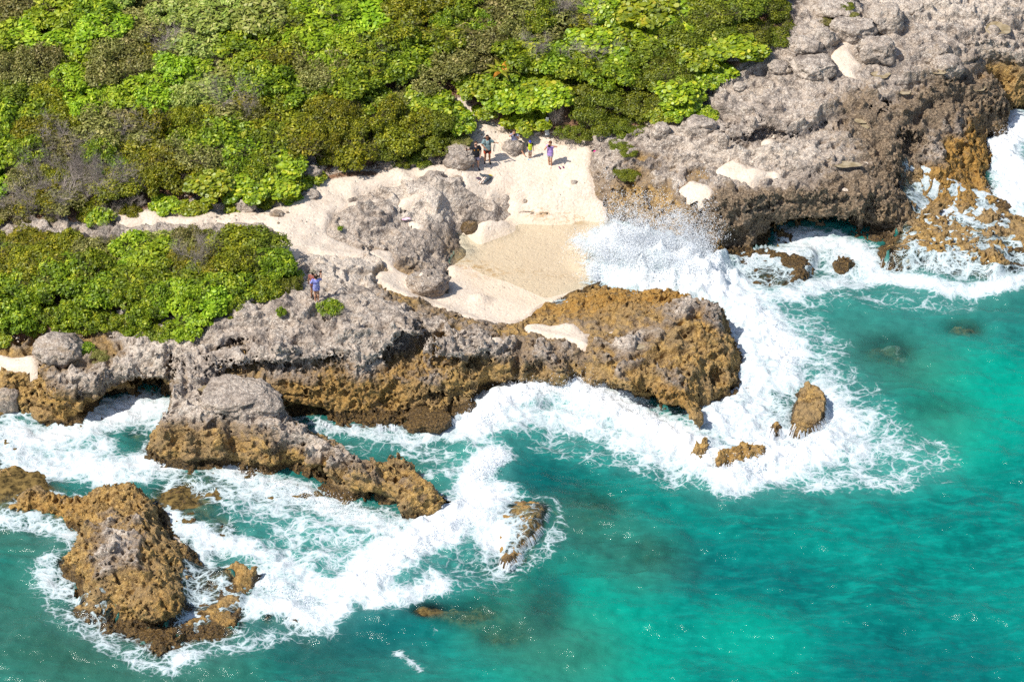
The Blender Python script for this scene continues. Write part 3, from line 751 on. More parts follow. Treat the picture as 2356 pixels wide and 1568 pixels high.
WETP = blobs([([(700,960),(860,975),(960,985),(1080,945)],.9,1.0),([(2020,600),(2120,600),(2200,620),(2330,600)],.8,.75),([(200,1440),(360,1490),(450,1470)],.9,.55),([(1160,1280)],.5,.4),
              ([(1680,620),(1850,600)],1.5,.8),([(400,1110),(460,1170),(500,1235)],2.4,1.0),([(520,1108),(660,1138)],1.2,1.0),([(1840,950),(1890,940)],1.0,.45),([(1150,905),(1260,885)],.5,.5),([(1085,520)],.6,.8)], .4)
rx_, ry_, rz_ = RV[:, 0], RV[:, 1], RV[:, 2]
dS = sample(blur(dsea, 3, 1), rx_, ry_)
nA = sample(N2a, rx_, ry_); nB = sample(N2b, rx_, ry_)
ochre = sstep(6.5, 3.0, dS) * sstep(3.0, 1.75, rz_ + .28 * nA)
ochre = np.maximum(ochre * (1 - .85 * sample(GREYER, rx_, ry_) * sstep(1.0, 1.7, rz_)), sample(BROWN, rx_, ry_) * .45)
PALE = blobs([([(760,590),(850,600),(800,640)],1.6,.9),([(930,440),(1000,440),(960,460)],1.3,.9),([(700,700),(850,710),(950,720)],1.2,.45),([(2060,90),(2200,60),(2320,30)],2.2,.75),([(2150,120),(2290,90)],1.5,.6),([(1560,380),(1700,400),(1850,400)],1.3,.55),
 ([(400,830),(330,840),(260,830)],1.3,.6),([(500,930),(440,950)],1.0,.6),([(720,1010)],1.0,.6),([(1400,790),(1500,760)],1.3,.6),([(1640,250),(1800,240)],1.5,.35),([(240,1180),(330,1150),(260,1230)],.9,.6),([(200,880),(100,860)],1.0,.5),
 ([(1450,430),(1540,450)],1.0,.7),([(1000,500),(930,580)],.7,.3),([(1420,330),(1500,350)],1.2,.4)], 2.2)
WESTM = blobs([([(20,1100),(-20,1040),(70,1130)],2.4,1.0),([(100,1150),(170,1170)],1.0,.7),([(1150,1240),(1220,1190)],1.6,.8)], 0)
GREY2 = blobs([([(960,560),(1000,600),(930,590)],1.5,1.0),([(985,650)],1.0,1.0),([(1050,700),(1000,700),(1120,745)],1.0,.8),([(1370,400),(1400,440)],1.0,.8),([(1200,455),(1230,490)],1.5,.6)], .8)
tgrass = sstep(.62, .3, rz_ - .06 * nB) * (1 - .9 * sample(WESTM, rx_, ry_))
wet = tgrass * sstep(4.5, 2.5, dS) * .75 + sample(WETP, rx_, ry_) * sstep(.95, .6, rz_) * .8
wet = np.maximum(wet, sample(BROWN, rx_, ry_) * .15)
ochre *= 1 - .85 * sample(GREY2, rx_, ry_); wet *= 1 - .6 * sample(GREY2, rx_, ry_)
r_attrs = {'ochre': ochre, 'wet': np.clip(wet, 0, 1), 'brown': sample(BROWN, rx_, ry_), 'orange': sample(ORANGE, rx_, ry_), 'pale': sample(PALE, rx_, ry_)}
lid = land_id.copy()
# nearest land for the drowned feet of the islet, the slab and the small rocks
fid = lid[i_, j_]
qz = RV[RQ, 2].max(1)
names = {0: None}
def near_id():
    out = fid.copy()
    isl = seg_dist(W_ISLET, cut=2.0) < 1.2
    out[(fid == 0) & isl[i_, j_]] = 2
    sl = seg_dist(W_SLAB, cut=2.0) < .9
    out[(fid == 0) & sl[i_, j_]] = 3
    for n, (k, (poly, top)) in enumerate(W_ROCKS.items()):
        if k in ('tidal', 'knob', 'spike'): continue
        mk = seg_dist(poly, cut=1.5) < .45
        out[(out == 0) & mk[i_, j_]] = 10 + n
    return out
rid = near_id()
ROCK_OBJ = {
 2: ('rock_islet', 'jagged ochre rock islet with dark tidal ledges at its foot in the lower left sea', 'rock islet'),
 3: ('sea_rock', 'flat brown wedge of rock with waves pouring over it off the peninsula tip', 'rock'),
 10: ('sea_rock', 'curved brown rock pouring water off its edge, standing right of the headland', 'rock'),
 11: ('sea_rock', 'small stub of rock in white foam just left of the curved rock', 'rock'),
 12: ('sea_rock', 'ragged brown rock at the lower edge of the white foam below the headland', 'rock'),
 13: ('sea_rock', 'dark clawed rock in foam under the headland pillar', 'rock'),
 14: ('sea_rock', 'tiny dark rock peg sticking out of white foam beside the headland', 'rock'),
 15: ('sea_rock', 'broad low rock ledge awash with foam at the foot of the upper cliff', 'rock'),
 16: ('sea_rock', 'small brown rock in foam between the awash ledge and the waterfall shelf', 'rock'),
 18: ('sea_rock', 'smallest crumb of rock in foam east of the islet', 'rock'),
 19: ('sea_rock', 'middle crumb of brown rock in foam east of the islet', 'rock'),
 20: ('sea_rock', 'outermost brown crumb of rock in foam east of the islet', 'rock'),
}
tri_total = 0
for idv in np.unique(rid):
    sel = rid == idv
    if idv in (0, 1) or idv not in ROCK_OBJ: continue
    nm, lb, ct = ROCK_OBJ[idv]
    me = quad_mesh(nm, RV, RQ[sel], r_attrs)
    link(nm, me, M_ROCK, label=lb, category=ct)
    tri_total += 2 * sel.sum()
others = [k for k in np.unique(rid) if k in ROCK_OBJ]
selm = ~np.isin(rid, others)
link('rocky_shore', quad_mesh('rocky_shore', RV, RQ[selm], r_attrs), M_ROCK, kind='structure', label='pitted grey and ochre limestone shore with cliffs and ledges')
print('rock objects', time.time() - T0)

# ------------------------------------------------------------------ ground sheet: sand and leaf litter
def stretch(lo, hi, g, far):
    c = list(np.arange(lo, hi + g * .5, g)); s = g; a = lo
    left = []
    while a > -far: s *= 1.5; a -= s; left.append(a)
    s = g; a = c[-1]; right = []
    while a < far: s *= 1.5; a += s; right.append(a)
    return np.array(left[::-1] + c + right, np.float32)
LITTER = np.zeros((NX, NY), np.float32)
M_SAND, nt, out = new_mat('pale_coral_sand'); b = NB(nt); p = b.pos()
lit = b.attr('litter').outputs['Fac']; wets = b.attr('damp').outputs['Fac']
n1 = b.noise(p, .8, 5, .6); n2 = b.noise(p, 7, 6, .7); n3 = b.noise(p, 28, 3, .6)
c = b.mix(b.ramp(n2, .3, .7), (.64, .52, .40, 1), (.78, .665, .54, 1))
c = b.mix(b.math('MULTIPLY', b.ramp(n1, .52, .70), .35), c, (.66, .50, .36, 1))
sp = b.math('MULTIPLY', b.ramp(n3, .66, .74), b.ramp(n1, .40, .65))
c = b.mix(b.math('MULTIPLY', sp, .5), c, (.40, .25, .15, 1))
alg = b.attr('algae').outputs['Fac']
c = b.mix(b.math('MULTIPLY', alg, b.ramp(b.noise(b.scale(p, (1, 2.2, 1)), 1.6, 7, .72, 1.0), .50, .58)), c, (.42, .235, .075, 1))
litc = b.mix(b.ramp(b.noise(p, 5, 6, .7), .35, .65), (.060, .032, .018, 1), (.30, .165, .095, 1))
c = b.mix(b.ramp(b.math('ADD', lit, b.math('MULTIPLY', b.math('SUBTRACT', n2, .5), .9)), .35, .7), c, litc)
c = b.mix(b.math('MULTIPLY', wets, .42), c, (.72, .56, .38, 1))
bs = b.n('ShaderNodeBsdfPrincipled'); b.put(bs, 'Base Color', c); b.put(bs, 'Roughness', b.math('SUBTRACT', .95, b.math('MULTIPLY', wets, .4)))
bs.inputs['Specular IOR Level'].default_value = .2
bump = b.n('ShaderNodeBump'); bump.inputs['Distance'].default_value = .13; bump.inputs['Strength'].default_value = .62
b.put(bump, 'Height', b.math('ADD', b.math('ADD', b.math('MULTIPLY', b.noise(p, 2.2, 5, .6), 1.0), b.math('MULTIPLY', b.noise(p, 8, 4, .65), .45)), b.math('MULTIPLY', b.ramp(b.vor(b.warp(p, 2, .3), 3.2, 'F1'), .05, .35), .35)))
b.put(bs, 'Normal', bump.outputs[0]); nt.links.new(bs.outputs[0], out.inputs[0])

VEG_POLYS = [   # where scrub grows (bearings over the ground, at the foot of the plants)
 [(-150,-60),(1800,-60),(1800,40),(1790,90),(1740,120),(1690,160),(1610,200),(1590,250),(1500,285),(1380,315),(1310,322),(1200,305),(1110,270),(1030,200),(1000,205),(1050,260),(1080,300),
  (1075,330),(1020,365),(880,385),(740,395),(690,430),(650,465),(600,470),(540,478),(440,485),(300,482),(262,500),(120,512),(-150,515)],
 [(-150,555),(30,560),(250,568),(450,556),(590,562),(618,580),(625,600),(660,640),(685,650),(680,668),(600,680),(560,700),(480,750),(430,775),(330,765),(240,760),(120,755),(40,770),(-150,790)],
]
veg = np.zeros((NX, NY), np.float32)
for pl in VEG_POLYS: veg = np.maximum(veg, polymask(gpoly(pl)).astype(np.float32))
LITTER = np.maximum(blur(veg, 4, 2), blobs([([(0,760),(110,790)],1.0,1.0),([(150,770),(380,780)],.5,.6),([(1010,190),(1050,240)],.5,.95),([(1070,290),(1100,300)],.5,.4),([(760,395),(860,380)],.25,.8),([(1190,315),(1290,330)],.3,.3)],2.5))
sxs = stretch(gx[0], gx[-1], .2, 500); sys_ = stretch(gy[0], gy[-1], .2, 500)
def on_grid(g, XX, YY): return sample(g, XX, YY)
XX, YY = np.meshgrid(sxs, sys_, indexing='ij')
poolm = polymask(gpoly([(1062,526),(1150,508),(1172,490),(1405,485),(1400,660),(1250,700),(1150,745),(1045,640),(1050,600),(1084,585),(1054,548)])).astype(np.float32)
sandbias = blur(np.maximum(sand, blur(veg, 2, 1)), 1, 1)
sz = T - .34 + .40 * sandbias + .03 * N2b * sandbias
sz = np.where(poolm > .5, T + .02, sz)
inner = on_grid(sz, XX, YY)
far_up = np.clip(YY - gy[-1], 0, None) * .12
ZS = inner + far_up
seaward = (on_grid(land.astype(np.float32), XX, YY) < .5)
ZS = np.where(seaward & (YY < 38), np.minimum(ZS, -.9), ZS)
vis = on_grid(np.maximum(sandbias, poolm), XX, YY) > .03
vis |= (YY > 38) | ((YY > -5) & (XX < -30)) | ((YY > 5) & (XX > 33.5))
sand_keep = vis[:-1, :-1] & vis[1:, 1:]
dampg = blur(poolm, 4, 2) * sstep(.45, .1, T)
algae = blobs([([(1060,600),(1090,615),(1130,625)],.6,1.0),([(1220,500),(1330,510)],.35,.8),([(1200,620),(1300,635),(1420,640)],.35,.6),([(1100,640),(1160,625)],.35,.6)], 0)
link('beach_sand', grid_mesh('beach_sand', sxs, sys_, ZS, sand_keep,
     {'litter': on_grid(LITTER, XX, YY), 'damp': on_grid(dampg, XX, YY), 'algae': on_grid(algae, XX, YY)}), M_SAND, kind='structure', label='pale pink coral sand of the cove and paths')

# ------------------------------------------------------------------ sea bed
M_BED, nt, out = new_mat('sea_bed'); b = NB(nt); p = b.pos()
rf = b.attr('reef').outputs['Fac']
n1 = b.noise(p, .5, 6, .6); n2 = b.noise(p, 3.2, 6, .7)
c = b.mix(b.ramp(n1, .35, .65), (.10, .16, .12, 1), (.42, .40, .27, 1))
rc = b.mix(b.ramp(n2, .35, .65), (.028, .022, .012, 1), (.23, .155, .055, 1))
c = b.mix(b.ramp(b.math('ADD', rf, b.math('MULTIPLY', b.math('SUBTRACT', n2, .5), .6)), .25, .6), c, rc)
bs = b.n('ShaderNodeBsdfDiffuse'); b.put(bs, 'Color', c); nt.links.new(bs.outputs[0], out.inputs[0])
ZBED = on_grid(np.where(land, np.minimum(T, 0) - 1.1, T + .07 * N2b), XX, YY)
ZBED = np.where((XX < gx[0]) | (XX > gx[-1]) | (YY < gy[0]), np.minimum(ZBED, -4), ZBED)
reef = np.zeros((NX, NY), np.float32)
for px, py, rx, ry, top in REEFS:
    x, y = at(px, py, top)
    reef = np.maximum(reef, 1 - sstep(.5, 1.1, np.hypot((GXX - x) / rx, (GYY - y) / ry)))
reef = np.maximum(reef, sstep(1.6, .5, dsea))
reef *= 1 - blobs([([(560,1200),(650,1260),(720,1250)],1.2,1.0),([(150,1090),(230,1110)],.9,1.0),([(350,985)],.6,1.0)],0)
link('sea_bed', grid_mesh('sea_bed', sxs, sys_, ZBED, None, {'reef': on_grid(reef, XX, YY)}), M_BED, kind='structure', label='sandy sea bed with drowned reef')

# ------------------------------------------------------------------ the sea surface
FOAM = blobs([
 ([(1430,575),(1500,600),(1570,625),(1640,665)],1.9,1.15),([(1400,640),(1450,650),(1540,670)],.8,1.0),([(1340,560),(1380,600),(1370,650)],.9,.55),
 ([(1640,665),(1700,710),(1750,760),(1790,820)],1.5,1.1),([(1700,760),(1740,860),(1700,940),(1760,1000)],2.0,.92),([(1790,830),(1800,880)],1.2,.95),
 ([(1600,1040),(1680,1100),(1780,1070),(1880,1040),(1930,980)],1.4,1.1),([(1640,960),(1700,1000),(1780,1040)],1.4,1.0),([(1900,900),(1960,980),(1970,1040)],1.2,.75),
 ([(1090,985),(1140,935),(1230,900),(1310,895),(1380,930),(1450,965),(1520,1000),(1600,1040)],1.25,1.2),([(1180,970),(1300,965),(1400,990),(1480,1030),(1600,1080)],1.3,.72),
 ([(1250,1020),(1400,1050),(1540,1100),(1640,1110)],.8,.42),
 ([(1140,1055),(1095,1095),(1075,1140)],.75,1.15),([(1120,1150),(1070,1190),(1010,1220),(940,1260),(870,1300),(830,1350)],1.25,1.2),([(1000,1180),(1120,1200),(1150,1240)],1.2,1.0),
 ([(1180,1165),(1240,1160)],.4,.7),([(830,1340),(860,1385),(930,1375),(1010,1350)],.65,1.0),([(960,1300),(1060,1300),(1130,1290)],1.3,.42),([(1000,1330),(1020,1360)],.4,.9),
 ([(20,1000),(100,1010),(190,985),(270,950),(350,935)],1.15,.95),([(30,1040),(90,1080),(160,1060),(240,1080),(380,1070)],1.1,.9),([(240,1020),(220,1060),(250,1100),(330,1095)],.6,.85),
 ([(300,975),(370,975)],.8,.5),([(0,1000),(20,1060),(60,1095)],.4,.9),
 ([(520,1085),(600,1120),(700,1140),(780,1180),(880,1215),(940,1225)],.95,.85),([(400,1110),(470,1140),(560,1150),(680,1180)],1.0,.55),([(700,1200),(800,1240),(900,1230)],1.3,.55),
 ([(400,1190),(430,1220),(480,1250),(560,1260),(620,1290),(700,1330),(770,1390)],.9,.85),([(560,1220),(680,1260),(760,1300)],1.7,.50),([(620,1340),(680,1380),(740,1420)],1.2,.8),
 ([(590,1400),(660,1400),(720,1430),(780,1400)],.8,1.0),([(430,1510),(410,1525)],.35,1.15),([(440,1520),(540,1490),(640,1460),(700,1450)],.6,.55),
 ([(375,1180),(385,1200)],.4,.9),([(60,1205),(130,1215),(160,1245)],.6,.62),([(0,1195),(60,1210)],.6,.7),([(110,1290),(105,1340),(140,1370)],.6,.62),([(120,1390),(150,1430),(230,1475),(330,1530),(400,1545)],.5,.55),
 ([(60,1300),(90,1350),(120,1440)],.5,.28),
 ([(2340,290),(2300,350),(2320,400),(2345,450),(2310,470)],1.0,1.2),([(2100,450),(2200,460),(2290,470)],.7,.85),([(2130,500),(2230,510),(2340,500)],1.0,.78),([(2200,550),(2330,555)],.7,.6),
 ([(2010,630),(2090,645),(2160,665),(2240,672),(2355,650)],.65,.98),([(1690,620),(1780,600),(1860,580)],1.2,.78),([(1690,665),(1760,690),(1830,680),(1900,650),(1990,640)],.75,.85),
 ([(1820,545),(1900,555),(1990,580),(2000,620)],.85,.95),([(1920,590),(1940,620)],1.0,.8),([(1700,710),(1800,710),(1950,680),(2080,690),(2200,700)],.9,.36),
 ([(1830,790),(1880,840),(1950,900),(2000,980),(2060,1040),(2130,1060)],1.5,.50),([(1640,1120),(1800,1110),(1950,1100),(2080,1100),(2140,1070)],.9,.52),([(2135,1060)],.8,.6),
 ([(1840,760),(1900,800)],1.3,.5),
 ([(1275,1165),(1285,1230),(1220,1290),(1150,1320)],.5,.5),([(960,1320),(1060,1340),(1150,1330)],.8,.36),
 ([(740,985),(850,1000),(950,1015),(1050,990)],.5,.75),([(800,1030),(900,1020),(1000,1050),(1080,1060)],.8,.42),([(960,1100),(1040,1090)],.5,.6),
 ([(915,1495),(940,1515),(965,1540)],.28,.62),([(1000,1445)],.25,.45),
], 0.0)
fringe = .62 * np.exp(-dsea / .4) * (poolm < .5) * (GYY < 14)
FOAM = np.maximum(FOAM, fringe)
FOAM *= 1 - .95 * blur(polymask(gpoly([(1040,480),(1250,480),(1290,560),(1300,650),(1200,745),(1000,640)])).astype(np.float32), 9, 2)
FOAM *= 1 - .8 * blobs([([(560,1215),(600,1225)],.45,1),([(450,1180),(420,1150)],.6,.8)], 0)
FOAM = blur(FOAM, 2, 1)
# films of water over low ledges
WASH_D = [([(2085,432),(2200,445),(2300,455),(2500,480),(2500,640),(2325,648),(2217,650),(2150,630),(2055,600),(2060,560),(2090,520),(2075,470)],.045),
          ([(1100,1185),(1130,1160),(1268,1150),(1280,1175),(1240,1225),(1200,1250),(1140,1260),(1105,1230)],.06),
          ([(420,1290),(500,1310),(540,1350),(565,1385),(520,1410),(440,1400),(410,1360),(420,1320)],.05),
          ([(400,1410),(470,1400),(500,1425),(440,1455),(400,1440)],.02),([(180,1380),(240,1380),(260,1410),(230,1425),(180,1410)],.03),
          ([(1670,600),(1790,565),(1880,560),(1880,600),(1855,650),(1810,675),(1680,665)],.05),
          ([(1240,700),(1400,650),(1500,668),(1480,690),(1330,700),(1260,715)],-.03)]
W = np.zeros((NX, NY), np.float32)
def ridge(pts_, front, back, h):
    """a breaking wave: steep towards its front side (right of the line), long at its back"""
    a = np.array(pts_, float); x, y = at(a[:, 0], a[:, 1], 0); q = np.stack([x, y], 1)
    best = np.full((NX, NY), 99., np.float32); sg = np.zeros((NX, NY), np.float32); tt = np.zeros((NX, NY), np.float32)
    for i_s in range(len(q) - 1):
        (xa, ya), (xb, yb) = q[i_s], q[i_s + 1]; dx, dy = xb - xa, yb - ya; LL = dx * dx + dy * dy
        t = np.clip(((GXX - xa) * dx + (GYY - ya) * dy) / LL, 0, 1); dd = np.hypot(GXX - xa - t * dx, GYY - ya - t * dy)
        m = dd < best; best[m] = dd[m]; sg[m] = np.sign(dx * (GYY - ya) - dy * (GXX - xa))[m]; tt[m] = ((i_s + t) / (len(q) - 1))[m]
    w = np.where(sg > 0, back, front)
    return h * np.exp(-(best / w) ** 2) * (.35 + .65 * np.sin(np.pi * np.clip(tt, .08, .92)))
crest = ridge([(1085,985),(1150,925),(1240,893),(1320,893),(1400,925),(1500,975),(1600,1030)], 2.0, 1.3, .50)
crest = np.maximum(crest, ridge([(1130,1165),(1040,1205),(960,1245),(880,1295),(820,1350)], 1.9, 2.8, .32))
crest = np.maximum(crest, ridge([(1150,1050),(1095,1090),(1070,1140)], 2.0, 1.4, .24))
crest = np.maximum(crest, 1.0 * blobs([([(1430,585),(1520,610),(1610,640)],1.7,1.0)], 0) * (1 + .35 * gtile((NX, NY), G, .3, 1.6, 1.2, 41)))
crest = np.maximum(crest, .28 * blobs([([(1640,1090),(1800,1060),(1900,1030)],1.3,1.0),([(2340,300),(2310,360),(2330,430)],1.4,1.2),([(1700,760),(1740,880),(1700,960)],2.4,.8),([(520,1230),(700,1330)],2.5,.6)], 0))
crest = blur(crest, 2, 1)
N2w = gtile((NX, NY), G, .5, 5.0, 1.3, 31, (1.0, .6)); N2f = gtile((NX, NY), G, .2, 2.2, 1.1, 32); N2f = N2f - 1.1 * np.abs(gtile((NX, NY), G, .25, 1.4, 1.1, 35)) + .8; N2g = gtile((NX, NY), G, 2.5, 14, 1.5, 33, (1., .6))
calm = 1 - blur(poolm, 5, 2)
W = (.045 * N2w + .09 * N2g) * calm + crest * (1 + .16 * N2w + .10 * N2f) + .045 * np.clip(FOAM - .35, 0, 1) * N2f * calm + .06 * np.clip(FOAM, 0, 1) * calm
W += .03
Tw = blur(T, 2, 1)
wash = np.zeros((NX, NY), np.float32)
for pl, lift in WASH_D:
    mk = polymask(wpoly(pl, .35)).astype(np.float32)
    w = blur(mk, 3, 2)
    W = np.where(w > .02, np.maximum(W, Tw + lift + .03 * N2f - .25 * (1 - sstep(.02, .5, w))), W)
    wash = np.maximum(wash, w)
solid_top = rockH + .04
depth = np.where(land & (T > .35) & (wash < .1), .9, np.clip(W - np.where(poolm > .5, np.maximum(T, sz), T), 0.0, 6))
slabm = blur(polymask(W_SLAB).astype(np.float32), 3, 2)
FOAM = np.maximum(FOAM, wash * (.56 - .26 * slabm))
FOAM = np.where(slabm > .05, np.minimum(FOAM, .30 + .8 * (1 - sstep(-1.2, .9, (GXX - W_SLAB[:, 0].mean()) ))), FOAM)
keepw = np.ones((NX, NY), bool)
cave = np.zeros((NX, NY), bool)
for px, py, rx, ry, s_ in UNDER:
    x, y = at(px, py, 0); cave |= np.hypot((GXX - x) / (rx + .6), (GYY - y) / (ry + 1.6)) < 1
keepw = ~(land & (T > .4) & ~cave & (wash < .1) & (dsea > .35)) & (T < 5)
keepw |= (land & (T < .4))
keepw &= ((GYY < 14) | (GXX > 5))
SP = 1
wxs = stretch(gx[0], gx[-1], .11, 900); wys = stretch(gy[0], gy[-1], .11, 900)
wxs = wxs[:]; XW, YW = np.meshgrid(wxs, wys, indexing='ij')
insideg = (XW >= gx[0] - 1e-3) & (XW <= gx[-1] + 1e-3) & (YW >= gy[0] - 1e-3) & (YW <= gy[-1] + 1e-3)
kk = np.where(insideg, sample(keepw.astype(np.float32), XW, YW) > .5, (YW < 0))
kc = kk[:-1, :-1] & kk[1:, 1:]
aer = blur(np.clip(FOAM, 0, 1), 10, 2)
milk = blobs([([(1720,680),(1850,720),(2000,740),(2100,720),(2250,690)],3.0,.8),([(1640,1120),(1900,1130),(2100,1050)],1.5,.4),([(600,1220),(700,1280)],2.2,.5),([(900,1040),(1050,1050)],1.5,.5),([(80,1330),(50,1400)],2,.3)], 0)
OLIVE = blobs([([(0,1430),(200,1530),(400,1568)],4.0,.9),([(20,1230),(100,1260)],1.6,.8),([(1180,1450),(1280,1500)],2.4,.7),([(1350,1200),(1480,1290)],2.0,.6),([(2000,800),(2080,840)],2.4,.7),([(2150,960)],2.0,.5),([(700,1540),(1000,1560)],2,.35)], 0)
BRIGHT = blobs([([(1300,1400),(1380,1450),(1420,1520)],3.0,1.0),([(2200,860),(2300,900),(2200,1000)],2.8,.95),([(60,1330),(80,1400)],1.0,.6),([(1700,1450),(1750,1500)],2.0,.7),([(1300,1560)],3,.8)], 0)
DEEPB = blobs([([(870,1450),(760,1480),(900,1400)],2.4,.9),([(1270,1350),(1240,1440)],1.0,.8),([(2050,1530),(2200,1540)],3,.6),([(1200,1090),(1260,1110)],1.5,.7),([(1640,1300),(1800,1330)],2.0,.5)], 0)
watt = {'foam': FOAM, 'depth': depth, 'aer': aer, 'milk': milk, 'olive': OLIVE, 'bright': BRIGHT, 'deepb': DEEPB, 'pool': blur(poolm, 9, 2), 'wash': wash}
wa = {k: np.where(insideg, sample(v.astype(np.float32), XW, YW), 6.0 if k == 'depth' else 0.0) for k, v in watt.items()}
ZW = np.where(insideg, sample(W, XW, YW), .03)

M_SEA, nt, out = new_mat('turquoise_sea'); b = NB(nt); p = b.pos()
A = {k: b.attr(k).outputs['Fac'] for k in watt}
flat = b.scale(p, (1, 1, 0))
big = b.noise(b.scale(flat, (.7, 1.2, 1), .25), .16, 5, .6, .4)
str_ = b.noise(b.warp(b.scale(flat, (.7, 2.2, 1), .12), .4, .8, 3), .9, 9, .70)
body = b.mix(b.ramp(big, .35, .66), (.000, .118, .104, 1), (.000, .185, .150, 1))
body = b.mix(b.math('MULTIPLY', b.ramp(str_, .43, .66), .70), body, (.002, .270, .215, 1))
body = b.mix(b.math('MULTIPLY', A['bright'], .75), body, (.000, .310, .210, 1))
body = b.mix(b.math('MULTIPLY', A['deepb'], .8), body, (.000, .080, .090, 1))
body = b.mix(b.math('MULTIPLY', A['olive'], .75), body, (.045, .125, .080, 1))
body = b.mix(b.math('MULTIPLY', A['milk'], .7), body, (.040, .215, .180, 1))
body = b.mix(b.math('MULTIPLY', b.math('POWER', A['aer'], 1.3), .75), body, (.14, .36, .33, 1))
body = b.mix(A['pool'], body, (.86, .71, .53, 1))
# foam pattern
fw1 = b.warp(flat, .45, 1.5, 4)
fw2 = b.warp(b.scale(fw1, (1, 1.5, 1), -.25), 2.2, .34, 3)
d1 = b.vor(fw2, 1.05, 'DISTANCE_TO_EDGE'); d2 = b.vor(fw2, 2.6, 'DISTANCE_TO_EDGE'); d3 = b.vor(b.warp(flat, 3.0, .3, 2), 6.0, 'DISTANCE_TO_EDGE')
line1 = b.math('SUBTRACT', 1.0, b.ramp(d1, .0, .17, smooth=False)); line2 = b.math('SUBTRACT', 1.0, b.ramp(d2, .0, .24, smooth=False)); line3 = b.math('SUBTRACT', 1.0, b.ramp(d3, .0, .35, smooth=False))
fb = b.noise(fw1, .9, 9, .70, .2); fb2 = b.noise(b.scale(flat, (1, 1, 1), 0, (7, 2, 0)), .38, 3, .5)
fs = b.noise(b.scale(b.warp(flat, .35, 1.6, 3), (1.0, 2.3, 1), -.35), 1.7, 9, .72, .1)
lace = b.math('MAXIMUM', b.math('MAXIMUM', b.math('MULTIPLY', line1, .95), b.math('MULTIPLY', line2, .75)), b.math('MULTIPLY', line3, .50))
s = b.math('MULTIPLY', lace, .66)
s = b.math('ADD', s, b.math('MULTIPLY', b.math('SUBTRACT', fb, .5), 1.25))
s = b.math('ADD', s, b.math('MULTIPLY', b.math('SUBTRACT', fs, .5), 1.05))
s = b.math('ADD', s, b.math('MULTIPLY', b.math('SUBTRACT', fb2, .5), .7))
s = b.math('ADD', s, b.math('MULTIPLY', A['foam'], 1.24))
fmask = b.math('POWER', b.ramp(s, .76, 1.20), 1.1)
fmask = b.math('MULTIPLY', fmask, b.ramp(A['foam'], .03, .20))
# stray flecks, and ripple highlights painted into the colour of open water
fl = b.math('MULTIPLY', b.ramp(b.noise(b.scale(b.warp(flat, .5, .8, 2), (1, 2.6, 1), -.3), 9.0, 5, .70), .715, .745), b.ramp(b.noise(flat, .3, 2, .5), .50, .62))
fmask = b.math('MAXIMUM', fmask, b.math('MULTIPLY', fl, .75))
ripple_hl = b.math('MULTIPLY', b.ramp(b.noise(b.scale(flat, (1.2, 3.2, 1), .2, (5, 1, 0)), 5.5, 6, .75), .635, .68), b.ramp(b.noise(flat, .22, 3, .5), .42, .62))
fmask = b.math('MAXIMUM', fmask, b.math('MULTIPLY', b.math('MULTIPLY', ripple_hl, .30), b.math('SUBTRACT', 1.0, A['pool'])))
tr = b.n('ShaderNodeBsdfTransparent'); b.put(tr, 'Color', b.mix(A['pool'], b.mix(b.ramp(A['depth'], 0.0, 1.2, smooth=False), (.96, .99, .98, 1), (.45, .85, .80, 1)), (.97, .97, .93, 1)))
df = b.n('ShaderNodeBsdfDiffuse'); b.put(df, 'Color', body)
k = b.math('SUBTRACT', 1.0, b.math('POWER', 2.718, b.math('MULTIPLY', A['depth'], b.math('SUBTRACT', b.math('MULTIPLY', A['aer'], -.7), 1.15))))
k = b.math('MULTIPLY', k, b.math('SUBTRACT', 1.0, b.math('MULTIPLY', A['pool'], .55)))
mx = b.n('ShaderNodeMixShader'); b.put(mx, 0, k); b.put(mx, 1, tr.outputs[0]); b.put(mx, 2, df.outputs[0])
wb = b.n('ShaderNodeBump'); wb.inputs['Distance'].default_value = .22; wb.inputs['Strength'].default_value = .45
wh = b.math('ADD', b.noise(b.warp(b.scale(flat, (.8, 1.9, 1), .15), .5, .6, 2), 1.3, 8, .62), b.math('MULTIPLY', b.noise(b.scale(flat, (1, 1.6, 1), -.3), 5.5, 4, .6), .25))
b.put(wb, 'Height', b.math('MULTIPLY', wh, b.math('SUBTRACT', 1.0, b.math('MULTIPLY', A['pool'], .45))))
for nd in (df,): b.put(nd, 'Normal', wb.outputs[0])
gl = b.n('ShaderNodeBsdfGlossy'); gl.inputs['Roughness'].default_value = .12; b.put(gl, 'Normal', wb.outputs[0]); gl.inputs['Color'].default_value = (1, 1, 1, 1)
fr = b.n('ShaderNodeFresnel'); fr.inputs['IOR'].default_value = 1.33; b.put(fr, 'Normal', wb.outputs[0])
m2 = b.n('ShaderNodeMixShader'); b.put(m2, 0, b.math('MULTIPLY', fr.outputs[0], .9)); b.put(m2, 1, mx.outputs[0]); b.put(m2, 2, gl.outputs[0])
fd = b.n('ShaderNodeBsdfDiffuse')
b.put(fd, 'Color', b.mix(b.ramp(s, 1.0, 2.0), (.48, .57, .58, 1), (.84, .85, .86, 1)))
fbmp = b.n('ShaderNodeBump'); fbmp.inputs['Distance'].default_value = .14; fbmp.inputs['Strength'].default_value = .45
b.put(fbmp, 'Height', b.math('ADD', s, b.math('MULTIPLY', b.noise(p, 5, 5, .7), .8))); b.put(fd, 'Normal', fbmp.outputs[0])
m3 = b.n('ShaderNodeMixShader'); b.put(m3, 0, b.math('MULTIPLY', fmask, .96)); b.put(m3, 1, m2.outputs[0]); b.put(m3, 2, fd.outputs[0])
nt.links.new(m3.outputs[0], out.inputs[0])
link('sea_water', grid_mesh('sea_water', wxs, wys, ZW, kc, wa), M_SEA, kind='structure', label='turquoise sea with lacy white foam around the rocks')
